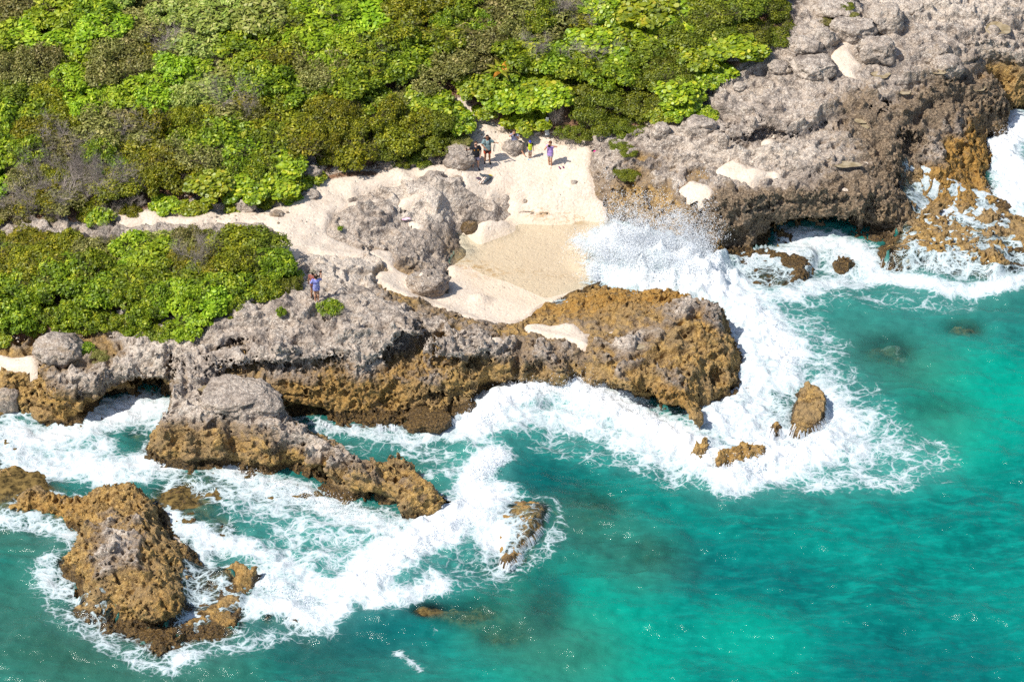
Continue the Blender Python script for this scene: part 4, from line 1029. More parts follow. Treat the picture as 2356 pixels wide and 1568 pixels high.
print('sheets', time.time() - T0, 'rock tris', 2 * len(RQ))
# ------------------------------------------------------------------ boulders
from mathutils import noise as mnoise
def ico(sub):
    me = bpy.data.meshes.new('tmp'); import bmesh
    bm = bmesh.new(); bmesh.ops.create_icosphere(bm, subdivisions=sub, radius=1.0)
    v = np.array([x.co[:] for x in bm.verts], np.float32); f = np.array([[q.index for q in x.verts] for x in bm.faces], np.int32)
    bm.free(); bpy.data.meshes.remove(me); return v, f
ICO = {s: ico(s) for s in (3, 4, 5)}
def boulder_mesh(name, rx, ry, rz, seed, sub=5, jag=1.0, att=(0, 0, 0), flat=.55):
    v, f = ICO[sub]
    o = Vector((seed * 7.3, seed * 3.1, seed * 1.7)); out = np.empty_like(v)
    for i, (x, y, z) in enumerate(v):
        d = Vector((x, y, z))
        p = Vector((x * rx, y * ry, z * rz))
        n = mnoise.noise(d * 1.1 + o) * .34 + mnoise.noise(d * 2.4 + o) * .16
        c = mnoise.voronoi(p * 1.6 + o)[0]
        n += (c[1] - c[0]) * -.10 + .05
        n += (abs(mnoise.noise(p * 3.5 + o)) - .2) * -.20 * jag + (abs(mnoise.noise(p * 7.5 + o)) - .2) * -.11 * jag
        r = 1 + n
        zz = z * r
        if zz > flat: zz = flat + (zz - flat) * .35
        sq = 1 + .12 * (abs(x * y) ** .5)
        out[i] = (x * r * rx * sq, y * r * ry * sq, zz * rz)
    n = len(v)
    return quad_mesh(name, out, f, {'brown': np.zeros(n, np.float32), 'pale': np.full(n, .05 + .4 * (seed % 3 == 0), np.float32), 'ochre': np.full(n, att[0], np.float32), 'wet': np.full(n, att[1], np.float32), 'orange': np.full(n, att[2], np.float32)})
PXM = 44.0
BOULDERS = [   # bearing of the centre, half width and half height as seen, flatness, tint, label
 (133,806,56,34,.45,(.15,0,0),'broad flat-topped grey boulder leaning over the small sand patch at the left shore'),
 (562,472,25,20,.7,(0,0,0),'pale rounded boulder on the sand path at the foot of the scrub'),
 (636,495,17,8,.6,(.3,0,0),'small tan stone lying on the sand right of the pale rounded boulder'),
 (716,398,27,22,.7,(0,0,0),'grey boulder with a red paint dot at the edge of the scrub'),
 (668,446,22,10,.5,(0,0,0),'low jagged grey rock half under the sea grape beside the path'),
 (712,449,24,8,.5,(.1,0,0),'thin flat slab of rock on the sand below the red-dotted boulder'),
 (1058,362,42,27,.6,(.1,0,0),'large pitted boulder on the beach behind the man in the black shirt'),
 (1180,338,27,20,.7,(0,0,0),'rounded boulder that the woman sits on'),
 (892,374,32,12,.6,(.3,0,0),'smooth pinkish boulder tucked under the scrub edge'),
 (1860,106,37,26,.7,(0,0,0),'lumpy grey boulder, lower of the joined pair beside the upper scrub'),
 (1895,86,33,30,.75,(0,0,0),'rounded grey boulder, upper of the joined pair beside the upper scrub'),
 (1962,68,52,28,.6,(0,0,0),'wide grey boulder with green tufts on its back'),
 (2038,40,47,35,.7,(0,0,0),'tallest grey boulder at the top of the plateau beside a patch of shade'),
 (2020,118,46,34,.75,(0,0,0),'big rounded boulder standing alone beside the sand strip on the plateau'),
 (1876,158,55,28,.5,(0,0,0),'long jagged boulder propped over a dark gap beside the sand strip'),
 (2150,124,42,22,.6,(.15,0,0),'angular boulder on the plateau near the right edge casting a dark hollow'),
 (2178,160,40,24,.6,(.1,0,0),'dark overhanging block below the angular boulder near the right edge'),
 (1925,16,62,22,.5,(0,0,0),'low slab of grey rock at the very top between scrub and tallest boulder'),
 (1612,292,38,26,.6,(0,0,0),'rounded pale rock below the lone round green bush'),
 (1664,322,13,27,.9,(0,0,0),'narrow grey slab standing on edge left of the plateau ledge'),
 (1813,163,9,6,.7,(.2,0,0),'small tan stone beside the long jagged boulder'),
 (1080,525,20,16,.8,(.7,.6,0),'round dark algae-stained rock standing in the pool corner'),
 (982,652,48,22,.6,(.2,0,0),'pale knobbly rock on the sand left of the pool'),
 (880,571,9,6,.7,(0,0,0),'small pale stone in a hollow of the rock above the sand'),
 (1320,421,9,7,.7,(0,0,0),'small pale stone alone on the open beach sand'),
 (557,922,79,30,.45,(.05,0,0),'large flat-backed boulder with a tide puddle, perched on the peninsula neck'),
 (18,918,26,30,.7,(.3,0,0),'dark grey boulder cut by the left edge above the foaming bay'),
 (98,957,27,13,.6,(.9,.2,.2),'low ochre rock at the waterline of the foaming bay'),
 (985,974,50,17,.55,(1,.75,0),'dark knobbly rock at the outer end of the tidal ledge'),
 (1700,205,16,9,.6,(0,0,0),'low weathered rock knob on the plateau below the scrub tip'),
 (1520,300,24,18,.7,(0,0,0),'rounded rock beside the scrub edge right of the beach'),
 (1790,155,26,12,.6,(0,0,0),'flat grey rock left of the long jagged boulder'),
 (2100,20,30,12,.5,(0,0,0),'low weathered slab right of the tallest boulder'),
]
for n, (px, py, hw, hh, fl, att, lb) in enumerate(BOULDERS):
    rx = hw / PXM; rz = max(hh / PXM * (1.05 if 'perched' in lb else 1.25), .08)
    x, y, z = ground(px, py + hh * .75)
    ry = rx * .75
    sub = 5 if hw > 24 else 4
    if hw < 12: sub = 3
    me = boulder_mesh('boulder', rx * .92, ry, rz, n + 1, sub, 1.0 if hw > 20 else .5, att, fl)
    name = 'boulder' if hw > 12 else 'stone'
    o = link(name, me, M_ROCK, label=lb, category='boulder' if hw > 12 else 'stone')
    o.location = (x, y + ry * .55, z + rz * .30)
    if 'red paint' in lb:
        m_red, ntr, outr = new_mat('red_paint'); br = NB(ntr); d_ = br.n('ShaderNodeBsdfDiffuse'); d_.inputs[0].default_value = (.62, .02, .03, 1); ntr.links.new(d_.outputs[0], outr.inputs[0])
        a_ = np.linspace(0, 2 * np.pi, 13)[:-1]
        vv = np.stack([.09 * np.cos(a_), 0 * a_, .09 * np.sin(a_)], 1); vb = vv + [0, .25, 0]
        ff = [[0, i, i + 1, i + 1] for i in range(1, 11)]
        co = np.concatenate([vv, vb]); q = [[i, (i + 1) % 12, 12 + (i + 1) % 12, 12 + i] for i in range(12)] + [[0, i, i + 1, i + 2] for i in range(1, 10, 2)]
        pm = link('paint_mark', quad_mesh('paint_mark', co.astype(np.float32), np.array(q)), m_red, parent=o, label='red painted trail dot')
        pm.location = (.28, -ry * .98, .08)

# ------------------------------------------------------------------ leaves
def leaf_material(name, cols, transl=.35, gloss=.5):
    m, nt, out = new_mat(name); b = NB(nt)
    v = b.attr('tone').outputs['Fac']
    oi = b.n('ShaderNodeObjectInfo')
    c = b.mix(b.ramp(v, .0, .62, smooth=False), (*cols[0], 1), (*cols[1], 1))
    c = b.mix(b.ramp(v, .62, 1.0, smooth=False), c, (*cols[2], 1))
    hs = b.n('ShaderNodeHueSaturation'); b.put(hs, 'Color', c)
    b.put(hs, 'Hue', b.math('ADD', .476, b.math('MULTIPLY', oi.outputs['Random'], .03)))
    b.put(hs, 'Value', b.math('ADD', .98, b.math('MULTIPLY', oi.outputs['Random'], .40)))
    d = b.n('ShaderNodeBsdfDiffuse'); b.put(d, 0, hs.outputs[0])
    t = b.n('ShaderNodeBsdfTranslucent'); b.put(t, 0, hs.outputs[0])
    x = b.n('ShaderNodeMixShader'); x.inputs[0].default_value = transl; b.put(x, 1, d.outputs[0]); b.put(x, 2, t.outputs[0])
    g = b.n('ShaderNodeBsdfGlossy'); g.inputs['Roughness'].default_value = .5; g.inputs[0].default_value = (.9, .95, .8, 1)
    x2 = b.n('ShaderNodeMixShader'); x2.inputs[0].default_value = .04 * gloss; b.put(x2, 1, x.outputs[0]); b.put(x2, 2, g.outputs[0])
    nt.links.new(x2.outputs[0], out.inputs[0]); return m
def wood_material(name, c0, c1):
    m, nt, out = new_mat(name); b = NB(nt)
    c = b.mix(b.ramp(b.noise(b.pos(), 14, 4, .6), .35, .65), (*c0, 1), (*c1, 1))
    d = b.n('ShaderNodeBsdfDiffuse'); b.put(d, 0, c); nt.links.new(d.outputs[0], out.inputs[0]); return m
SPECIES = {   # leaf size, leaf count, sides, colours, leaf spread
 'sea_grape':   dict(s=.085, n=3000, k=6, cols=((.14,.23,.006),(.33,.44,.010),(.60,.58,.03)), up=.55),
 'olive_shrub': dict(s=.052, n=6200, k=4, cols=((.085,.105,.004),(.225,.240,.008),(.50,.45,.03)), up=.35),
 'fresh_shrub': dict(s=.075, n=4000, k=4, cols=((.12,.22,.006),(.29,.43,.014),(.52,.60,.05)), up=.45),
 'green_shrub': dict(s=.065, n=4800, k=4, cols=((.075,.130,.005),(.205,.300,.010),(.46,.50,.03)), up=.4),
 'fine_shrub':  dict(s=.045, n=7000, k=4, cols=((.070,.100,.006),(.165,.205,.010),(.34,.36,.03)), up=.25),
 'dry_shrub':   dict(s=.050, n=3600, k=4, cols=((.11,.115,.022),(.25,.25,.055),(.48,.42,.15)), up=.3),
 'pale_shrub':  dict(s=.080, n=4000, k=4, cols=((.15,.22,.03),(.33,.40,.07),(.58,.56,.20)), up=.5),
}
M_WOOD = wood_material('brown_twigs', (.06, .045, .03), (.17, .13, .10))
M_DEAD = wood_material('bleached_twigs', (.20, .165, .14), (.50, .42, .355))
def leaves_mesh(name, sp, seed, flatz=.62):
    r = np.random.default_rng(seed); q = SPECIES[sp]; n, k, s = q['n'], q['k'], q['s']
    nl = 30
    a = r.uniform(0, 2 * np.pi, nl); rad = np.sqrt(r.uniform(0, 1, nl)) * .92
    cz = (1 - (rad / 1.15) ** 2) * .50 + r.uniform(-.16, .16, nl)
    lc = np.stack([rad * np.cos(a), rad * np.sin(a), cz], 1); lr = r.uniform(.17, .36, nl)
    li = r.choice(nl, n, p=lr ** 2 / (lr ** 2).sum())
    d = r.normal(size=(n, 3)); d /= np.linalg.norm(d, axis=1)[:, None]
    d[:, 2] = np.abs(d[:, 2]) * .9 - .22; d /= np.linalg.norm(d, axis=1)[:, None]
    # clumps of shoots within each lump
    ph = np.sin(d[:, 0] * 9 + li) * np.sin(d[:, 1] * 9 + li * 2.1) * np.sin(d[:, 2] * 8 + li * .7)
    rr = lr[li] * (1 + .20 * ph + r.normal(0, .10, n) - .25 * (r.random(n) < .15))
    c = lc[li] + d * rr[:, None] * [1, 1, .85]
    nrm = d * (1 - q['up']) + np.array([0, 0, 1]) * q['up'] + r.normal(0, .42, (n, 3)); nrm /= np.linalg.norm(nrm, axis=1)[:, None]
    t = np.cross(nrm, r.normal(size=(n, 3))); t /= np.linalg.norm(t, axis=1)[:, None]; bt = np.cross(nrm, t)
    sz = s * r.uniform(.65, 1.25, n)
    co = []
    if k == 6:
        for j in range(6):
            an = j * np.pi / 3
            co.append(c + (t * np.cos(an) + bt * np.sin(an)) * sz[:, None])
        co = np.stack(co, 1).reshape(-1, 3); base = np.arange(n)[:, None] * 6
        f = np.concatenate([base + [0, 1, 2, 3], base + [0, 3, 4, 5]])
    else:
        co = np.stack([c - t * sz[:, None] * 1.25, c + bt * sz[:, None] * .62, c + t * sz[:, None] * 1.25, c - bt * sz[:, None] * .62], 1).reshape(-1, 3)
        f = np.arange(n)[:, None] * 4 + [0, 1, 2, 3]
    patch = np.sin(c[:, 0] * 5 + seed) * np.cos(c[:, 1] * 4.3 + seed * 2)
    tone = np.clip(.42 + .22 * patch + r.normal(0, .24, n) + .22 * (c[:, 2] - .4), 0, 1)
    return quad_mesh(name, co.astype(np.float32), f, {'tone': np.repeat(tone, 6 if k == 6 else 4)}, smooth=False)
def twigs_mesh(name, seed, n=46, spread=1.0, h=.9, rad=.012, depth=3, sides=3):
    r = np.random.default_rng(seed); V = []; F = []
    def seg(p, q, r0, r1):
        ax = q - p; ln = np.linalg.norm(ax) + 1e-6; ax = ax / ln
        t = np.cross(ax, [0.3, .5, .8]); t /= np.linalg.norm(t) + 1e-6; bt = np.cross(ax, t)
        b0 = len(V)
        for c_, rr in ((p, r0), (q, r1)):
            for j in range(sides):
                an = j * 2 * np.pi / sides; V.append(c_ + (t * np.cos(an) + bt * np.sin(an)) * rr)
        for j in range(sides): F.append([b0 + j, b0 + (j + 1) % sides, b0 + sides + (j + 1) % sides, b0 + sides + j])
    def grow(p, d, L, rr, lev):
        segs = 3
        for s_ in range(segs):
            d = d + r.normal(0, .24, 3); d /= np.linalg.norm(d); q = p + d * L / segs
            seg(p, q, rr, rr * .78); rr *= .78
            if lev > 0 and r.random() < .95:
                for _ in range(2 if lev > 1 else 2):
                    dd = d + r.normal(0, .62, 3); dd[2] = abs(dd[2]) * .6 + .1; dd /= np.linalg.norm(dd)
                    grow(q, dd, L * .62, rr * .75, lev - 1)
            p = q
    for i in range(n):
        a = r.uniform(0, 2 * np.pi); rd = np.sqrt(r.random()) * .35 * spread
        p = np.array([rd * np.cos(a), rd * np.sin(a), 0.0]); d = np.array([np.cos(a) * .8 * spread, np.sin(a) * .8 * spread, r.uniform(.5, 1.3)]); d /= np.linalg.norm(d)
        grow(p, d, h * r.uniform(.55, 1.0), rad, depth)
    return quad_mesh(name, np.array(V, np.float32), np.array(F), None, smooth=False)
LEAF_ME, TWIG_ME = {}, {}
for si, sp in enumerate(SPECIES):
    mt = leaf_material(sp + '_leaves', SPECIES[sp]['cols'], transl=.38 if sp == 'sea_grape' else .3, gloss=1.6 if sp == 'sea_grape' else .8)
    LEAF_ME[sp] = []
    for k in range(3):
        me = leaves_mesh('leaves', sp, 100 * si + k + 5); me.materials.append(mt); LEAF_ME[sp].append(me)
for k in range(2):
    me = twigs_mesh('twigs', 900 + k, 6, 1.0, .75, .016, 2); me.materials.append(M_WOOD); TWIG_ME.setdefault('live', []).append(me)
for k in range(3):
    me = twigs_mesh('branches', 950 + k, 9, .9, .95, .020, 3); me.materials.append(M_DEAD); TWIG_ME.setdefault('dead', []).append(me)
print('plant meshes', time.time() - T0)

SEEDS = [(60,60,'dry'),(90,110,'fresh'),(180,110,'fresh'),(150,200,'fresh'),(250,170,'dry'),(50,300,'green'),(20,250,'fine'),(30,30,'fine'),(180,10,'green'),(330,20,'dead'),(345,70,'dead'),(420,40,'pale'),
 (480,100,'pale'),(560,40,'pale'),(440,140,'pale'),(290,15,'pale'),(300,110,'dry'),(330,150,'dead'),(100,180,'dry'),(60,200,'dry'),(600,100,'green'),(700,40,'green'),(640,150,'olive'),(780,60,'fresh'),(740,120,'fresh'),(380,200,'fresh'),(400,170,'fresh'),
 (460,240,'pale'),(500,180,'olive'),(560,220,'fresh'),(700,180,'fresh'),(750,170,'dry'),(640,210,'green'),(420,300,'olive'),(600,270,'olive'),(720,290,'olive'),(800,330,'olive'),(690,340,'olive'),(560,270,'dead'),(330,240,'fresh'),(200,250,'fresh'),(260,230,'green'),
 (120,240,'olive'),(250,290,'dry'),(280,330,'dead'),(330,350,'dead'),(220,320,'dry'),(150,350,'dead'),(190,390,'dead'),(110,330,'olive'),(40,380,'green'),(60,420,'fresh'),(30,400,'fresh'),(110,430,'dead'),(170,430,'dead'),(40,470,'dead'),(220,470,'dead'),(230,430,'dead'),(240,400,'green'),
 (350,420,'olive'),(330,460,'olive'),(430,400,'dry'),(470,380,'dry'),(400,430,'olive'),(530,330,'green'),(560,370,'green'),(620,400,'grape'),(680,410,'grape'),(500,460,'grape'),(640,440,'grape'),(430,480,'grape'),(380,480,'grape'),(570,430,'green'),(460,330,'green'),(480,290,'dry'),
 (860,40,'fresh'),(900,100,'green'),(960,60,'olive'),(1000,130,'green'),(1060,60,'green'),(1100,130,'dry'),(1180,60,'dry'),(1180,180,'green'),(1260,90,'green'),(1320,50,'dead'),(1310,150,'green'),(1240,210,'grape'),(1400,150,'grape'),(1430,60,'grape'),(1500,20,'grape'),(1560,60,'grape'),
 (1620,100,'fine'),(1500,140,'fine'),(1500,200,'fine'),(1580,160,'fine'),(1700,40,'fine'),(1770,40,'fine'),(1650,30,'grape'),(1700,130,'grape'),(1660,160,'grape'),(1740,90,'fine'),(1590,210,'grape'),(1400,240,'fine'),(1450,250,'fine'),(1330,280,'fine'),(1280,240,'grape'),(1200,260,'grape'),(1150,240,'grape'),(1400,200,'green'),
 (1110,210,'green'),(990,280,'grape'),(1050,310,'grape'),(1030,260,'grape'),(950,310,'olive'),(880,330,'olive'),(850,290,'olive'),(900,240,'dead'),(940,200,'dry'),(820,230,'green'),(780,220,'dry'),(860,180,'green'),(940,150,'green'),(1000,340,'fine'),(920,360,'fine'),(760,370,'olive'),
 (40,560,'olive'),(150,530,'dead'),(220,560,'dead'),(100,590,'olive'),(60,640,'olive'),(180,620,'dead'),(300,530,'grape'),(380,520,'grape'),(450,520,'grape'),(540,525,'grape'),(600,545,'grape'),(630,580,'grape'),(350,570,'pale'),(300,600,'fresh'),(330,640,'fresh'),(450,560,'olive'),(520,560,'olive'),(580,590,'fine'),
 (460,610,'dead'),(400,610,'dry'),(540,630,'olive'),(420,670,'green'),(480,690,'green'),(350,680,'green'),(280,690,'green'),(560,670,'green'),(640,640,'fine'),(690,640,'fine'),(150,690,'olive'),(60,710,'green'),(230,720,'green'),(380,740,'green'),(120,740,'green'),(430,740,'fresh'),(0,730,'green'),(20,600,'green'),(250,640,'dead'),(200,670,'green')]
KIND = {'grape': 'sea_grape', 'olive': 'olive_shrub', 'fresh': 'fresh_shrub', 'green': 'green_shrub', 'fine': 'fine_shrub', 'dry': 'dry_shrub', 'pale': 'pale_shrub', 'dead': 'dead_shrub'}
DESC = {'sea_grape': ('sea grape bush with large round yellow-green leaves', 'bush'), 'olive_shrub': ('dense olive-green shrub with small leaves', 'shrub'), 'fresh_shrub': ('bright fresh-green leafy shrub', 'shrub'),
        'green_shrub': ('mid-green leafy shrub', 'shrub'), 'fine_shrub': ('dark fine-leaved shrub', 'shrub'), 'dry_shrub': ('sparse dry greenish-grey shrub', 'shrub'), 'pale_shrub': ('pale lime-green shrub', 'shrub'), 'dead_shrub': ('bare bleached dead shrub', 'shrub')}
sw = np.array([ground(a, c_)[:2] for a, c_, _ in SEEDS]); sk = [k for _, _, k in SEEDS]
vegd = np.where(veg > .5, 1, 0)
edge = blur(veg, 9, 2)                      # 1 deep inside the scrub, .5 at its edge
def shrub(kind, x, y, z, r, hz, rot, label, category, group=None, variant=0):
    root = bpy.data.objects.new(kind, None); COL.objects.link(root)
    root.empty_display_size = .3
    root.location = (x, y, z); root.rotation_euler = (0, 0, rot); root.scale = (r, r, hz)
    root['label'] = label; root['category'] = category
    if group: root['group'] = group
    if kind == 'dead_shrub':
        o = bpy.data.objects.new('branches', TWIG_ME['dead'][variant % 3]); COL.objects.link(o); o.parent = root
    else:
        o = bpy.data.objects.new('leaves', LEAF_ME[kind][variant % 3]); COL.objects.link(o); o.parent = root
        o = bpy.data.objects.new('branches', TWIG_ME['live'][variant % 2]); COL.objects.link(o); o.parent = root
    return root
ii, jj = np.nonzero((veg > .5) & (np.abs(GXX) < 26.8 + (GYY + 25) * .11 + 1.2) & (GYY < 38.5))
order = rng.permutation(len(ii))[:90000]
cellr = {}
PATH = [ground(1000 + 90 * t, 168 + 125 * t)[:2] for t in (0, .12, .25, .38, .5, .63, .75, .88, 1)] + [ground(a_, b_)[:2] for a_, b_ in ((1183, 318), (1219, 330), (1262, 335), (1150, 300))]
placed = []
for o_ in order:
    x = float(gx[ii[o_]]); y = float(gy[jj[o_]]); e = edge[ii[o_], jj[o_]]
    md = .74 + .46 * float(sstep(.55, .98, e)) + .008 * max(0, y)
    if y > 20: md *= 1.08
    if min(math.hypot(x - qx, y - qy) for qx, qy in PATH) < 1.0 and e > 0: continue
    cx, cy = int(x // 1.8), int(y // 1.8); ok = True
    for a in (-1, 0, 1):
        for c_ in (-1, 0, 1):
            for (qx, qy, qm) in cellr.get((cx + a, cy + c_), ()):
                if (qx - x) ** 2 + (qy - y) ** 2 < (.5 * (md + qm)) ** 2: ok = False; break
            if not ok: break
        if not ok: break
    if not ok: continue
    cellr.setdefault((cx, cy), []).append((x, y, md)); placed.append((x, y, md, float(e), float(T[ii[o_], jj[o_]])))
# fill what the first pass left bare
cov = np.zeros((NX, NY), bool)
def cover(x, y, r):
    a0, a1 = int((x - r - X0) / G), int((x + r - X0) / G) + 2; b0, b1 = int((y - r - Y0) / G), int((y + r - Y0) / G) + 2
    a0, b0 = max(a0, 0), max(b0, 0); cov[a0:a1, b0:b1] |= np.hypot(GXX[a0:a1, b0:b1] - x, GYY[a0:a1, b0:b1] - y) < r
for x, y, md, e, z in placed: cover(x, y, md * .62)
n_first = len(placed)
for o_ in order[:50000]:
    if len(placed) > n_first + 90: break
    x = float(gx[ii[o_]]); y = float(gy[jj[o_]])
    if cov[ii[o_], jj[o_]] or min(math.hypot(x - qx, y - qy) for qx, qy in PATH) < .9: continue
    placed.append((x, y, .85, float(edge[ii[o_], jj[o_]]), float(T[ii[o_], jj[o_]]))); cover(x, y, .62)
count = {}; front = {}
split_y = ground(300, 500)[1]
def area_of(x, y):
    if y < split_y: return 'on the low scrub island beside the headland'
    if x < -14: return 'in the scrub at the upper left'
    if x < -2: return 'in the scrub left of the beach path'
    if x < 12: return 'in the scrub above the beach'
    return 'in the scrub tongue beside the bare plateau'
for n_, (x, y, md, e, z) in enumerate(placed):
    dd = (sw[:, 0] - x) ** 2 + (sw[:, 1] - y) ** 2
    idx = np.argsort(dd)[:3]; k = sk[idx[0]] if rng.random() < .82 else sk[idx[rng.integers(0, 3)]]
    kind = KIND[k]
    inner_ = float(sstep(.6, .98, e))
    r = md * rng.uniform(.85, 1.30) * (.80 + .22 * inner_)
    hz = (.75 + .45 * inner_) * rng.uniform(.85, 1.2) * (.9 if kind in ('fine_shrub', 'sea_grape') else 1.0)
    zz = z - .10 + inner_ * rng.uniform(.25, .85)
    under_k = None
    if kind == 'dead_shrub':
        under_k = 'dry_shrub' if rng.random() < .6 else 'olive_shrub'
        hz *= 1.1
    ar = area_of(x, y); lb = DESC[kind][0] + ' ' + ar
    grp = DESC[kind][0].split(' with')[0] + 's ' + ar
    if kind != 'dead_shrub' or rng.random() < .72:
        ob = shrub(kind, x, y, zz + (.15 if under_k else 0), r * (.8 if under_k else 1), hz, rng.uniform(0, 6.28), lb, DESC[kind][1], grp, n_)
        if e < .80: front.setdefault((kind, ar), []).append((x, ob))
        count[kind] = count.get(kind, 0) + 1
    if under_k:     # live growth between the bare branches
        k2 = under_k
        shrub(k2, x + rng.uniform(-.3, .3), y + rng.uniform(-.1, .4), zz - .1, r * .95, hz * .72, rng.uniform(0, 6.28), DESC[k2][0] + ' ' + ar, 'shrub', DESC[k2][0].split(' with')[0] + 's ' + ar, n_)
        count[k2] = count.get(k2, 0) + 1
print('shrubs', count, time.time() - T0)
ORD = 'first second third fourth fifth sixth seventh eighth ninth tenth eleventh twelfth thirteenth fourteenth fifteenth sixteenth seventeenth eighteenth nineteenth twentieth'.split()
SHORT = {'sea_grape': 'sea grape bush', 'olive_shrub': 'olive small-leaved shrub', 'fresh_shrub': 'bright fresh-green shrub', 'green_shrub': 'mid-green shrub', 'fine_shrub': 'dark fine-leaved shrub', 'dry_shrub': 'sparse dry shrub', 'pale_shrub': 'pale lime shrub', 'dead_shrub': 'bare dead shrub'}
for (kind, ar), lst in front.items():
    lst.sort(key=lambda q: q[0])
    if len(lst) > 20: lst = lst[:20]
    ar2 = {'on the low scrub island beside the headland': 'at the rim of the low scrub island', 'in the scrub at the upper left': 'at the scrub rim, upper left', 'in the scrub left of the beach path': 'at the scrub rim left of the path', 'in the scrub above the beach': 'at the scrub rim above the beach'}.get(ar, 'at the scrub rim by the plateau')
    for n_, (x, ob) in enumerate(lst):
        ob['label'] = (SHORT[kind] + ', ' + ORD[n_] + ' from the left, ' + ar2) if len(lst) > 1 else 'only ' + SHORT[kind] + ' ' + ar2
LONE = [('sea_grape',1625,268,.62,.55,'round bright green bush alone on the grey rock right of the beach'),
 ('fine_shrub',1425,338,.62,.28,'upper of the two low olive cushions on the rock right of the beach'),('fine_shrub',1447,352,.5,.26,'small end lobe of the upper olive cushion on the rock'),
 ('fine_shrub',1444,400,.68,.28,'lower of the two low olive cushions on the rock right of the beach'),
 ('green_shrub',757,712,.62,.60,'small leafy bush beside the two women on the headland'),('green_shrub',646,724,.26,.45,'little green sprig growing on the bare headland rock'),
 ('green_shrub',531,734,.14,.2,'tiny green tuft on the slope of the headland'),('green_shrub',784,528,.16,.2,'tiny green tuft on the round grey rock mound'),
 ('fine_shrub',1945,32,.45,.25,'green tuft on top of the wide boulder'),('dry_shrub',1905,52,.42,.22,'yellow-green mat of plants between the upper boulders'),
 ('dry_shrub',1965,52,.30,.2,'sparse tuft at the right end of the wide boulder'),('green_shrub',195,808,.5,.4,'thin green shrub against the flat-topped boulder'),('dry_shrub',225,822,.5,.25,'sparse grassy tuft on the slope right of the flat-topped boulder'),
 ('sea_grape',8,792,.5,.5,'green bush cut by the left edge above the sand patch'),('dry_shrub',1515,262,.5,.3,'dry low plant at the lower scrub edge on the plateau'),('dry_shrub',1060,338,.6,.22,'mossy mat on top of the large beach boulder')]
for n_, (kind, px, py, r, hz, lb) in enumerate(LONE):
    x, y, z = ground(px, py)
    if 'boulder' in lb and 'against' not in lb and 'right of the flat' not in lb and 'between' not in lb: z += .45
    shrub(kind, x, y, z - .03, r, hz * 1.1, n_ * 1.3, lb, 'plant' if r < .4 else 'bush', None, n_)
x, y, z = ground(785, 722)
shrub('dead_shrub', x, y, z, .6, .35, 1.0, 'tangle of bare grey twigs at the right of the small headland bush', 'shrub')
# ------------------------------------------------------------------ puddles
M_PUD, nt, out = new_mat('still_water'); b = NB(nt)
d_ = b.n('ShaderNodeBsdfDiffuse'); b.put(d_, 0, b.mix(b.ramp(b.noise(b.pos(), 3, 4, .6), .35, .65), (.26, .20, .11, 1), (.42, .34, .22, 1)))
g_ = b.n('ShaderNodeBsdfGlossy'); g_.inputs['Roughness'].default_value = .06
x_ = b.n('ShaderNodeMixShader'); x_.inputs[0].default_value = .05; b.put(x_, 1, d_.outputs[0]); b.put(x_, 2, g_.outputs[0]); nt.links.new(x_.outputs[0], out.inputs[0])
for n_, (x, y, z, rx, ry) in enumerate(PUD):
    a_ = np.linspace(0, 2 * np.pi, 25)[:-1]; rr = 1.25 + .12 * np.sin(a_ * 3 + n_) + .08 * np.sin(a_ * 5 + 2 * n_)
    co = np.concatenate([[[0, 0, 0]], np.stack([np.cos(a_) * rx * rr, np.sin(a_) * ry * rr, 0 * a_], 1)])
    f = [[0, 1 + i, 1 + (i + 1) % 24] for i in range(24)]
    o = link('tide_pool', quad_mesh('tide_pool', co.astype(np.float32), np.array(f)), M_PUD, kind='structure', label='brown still tide pool in the rock')
    o.location = (x, y, z)
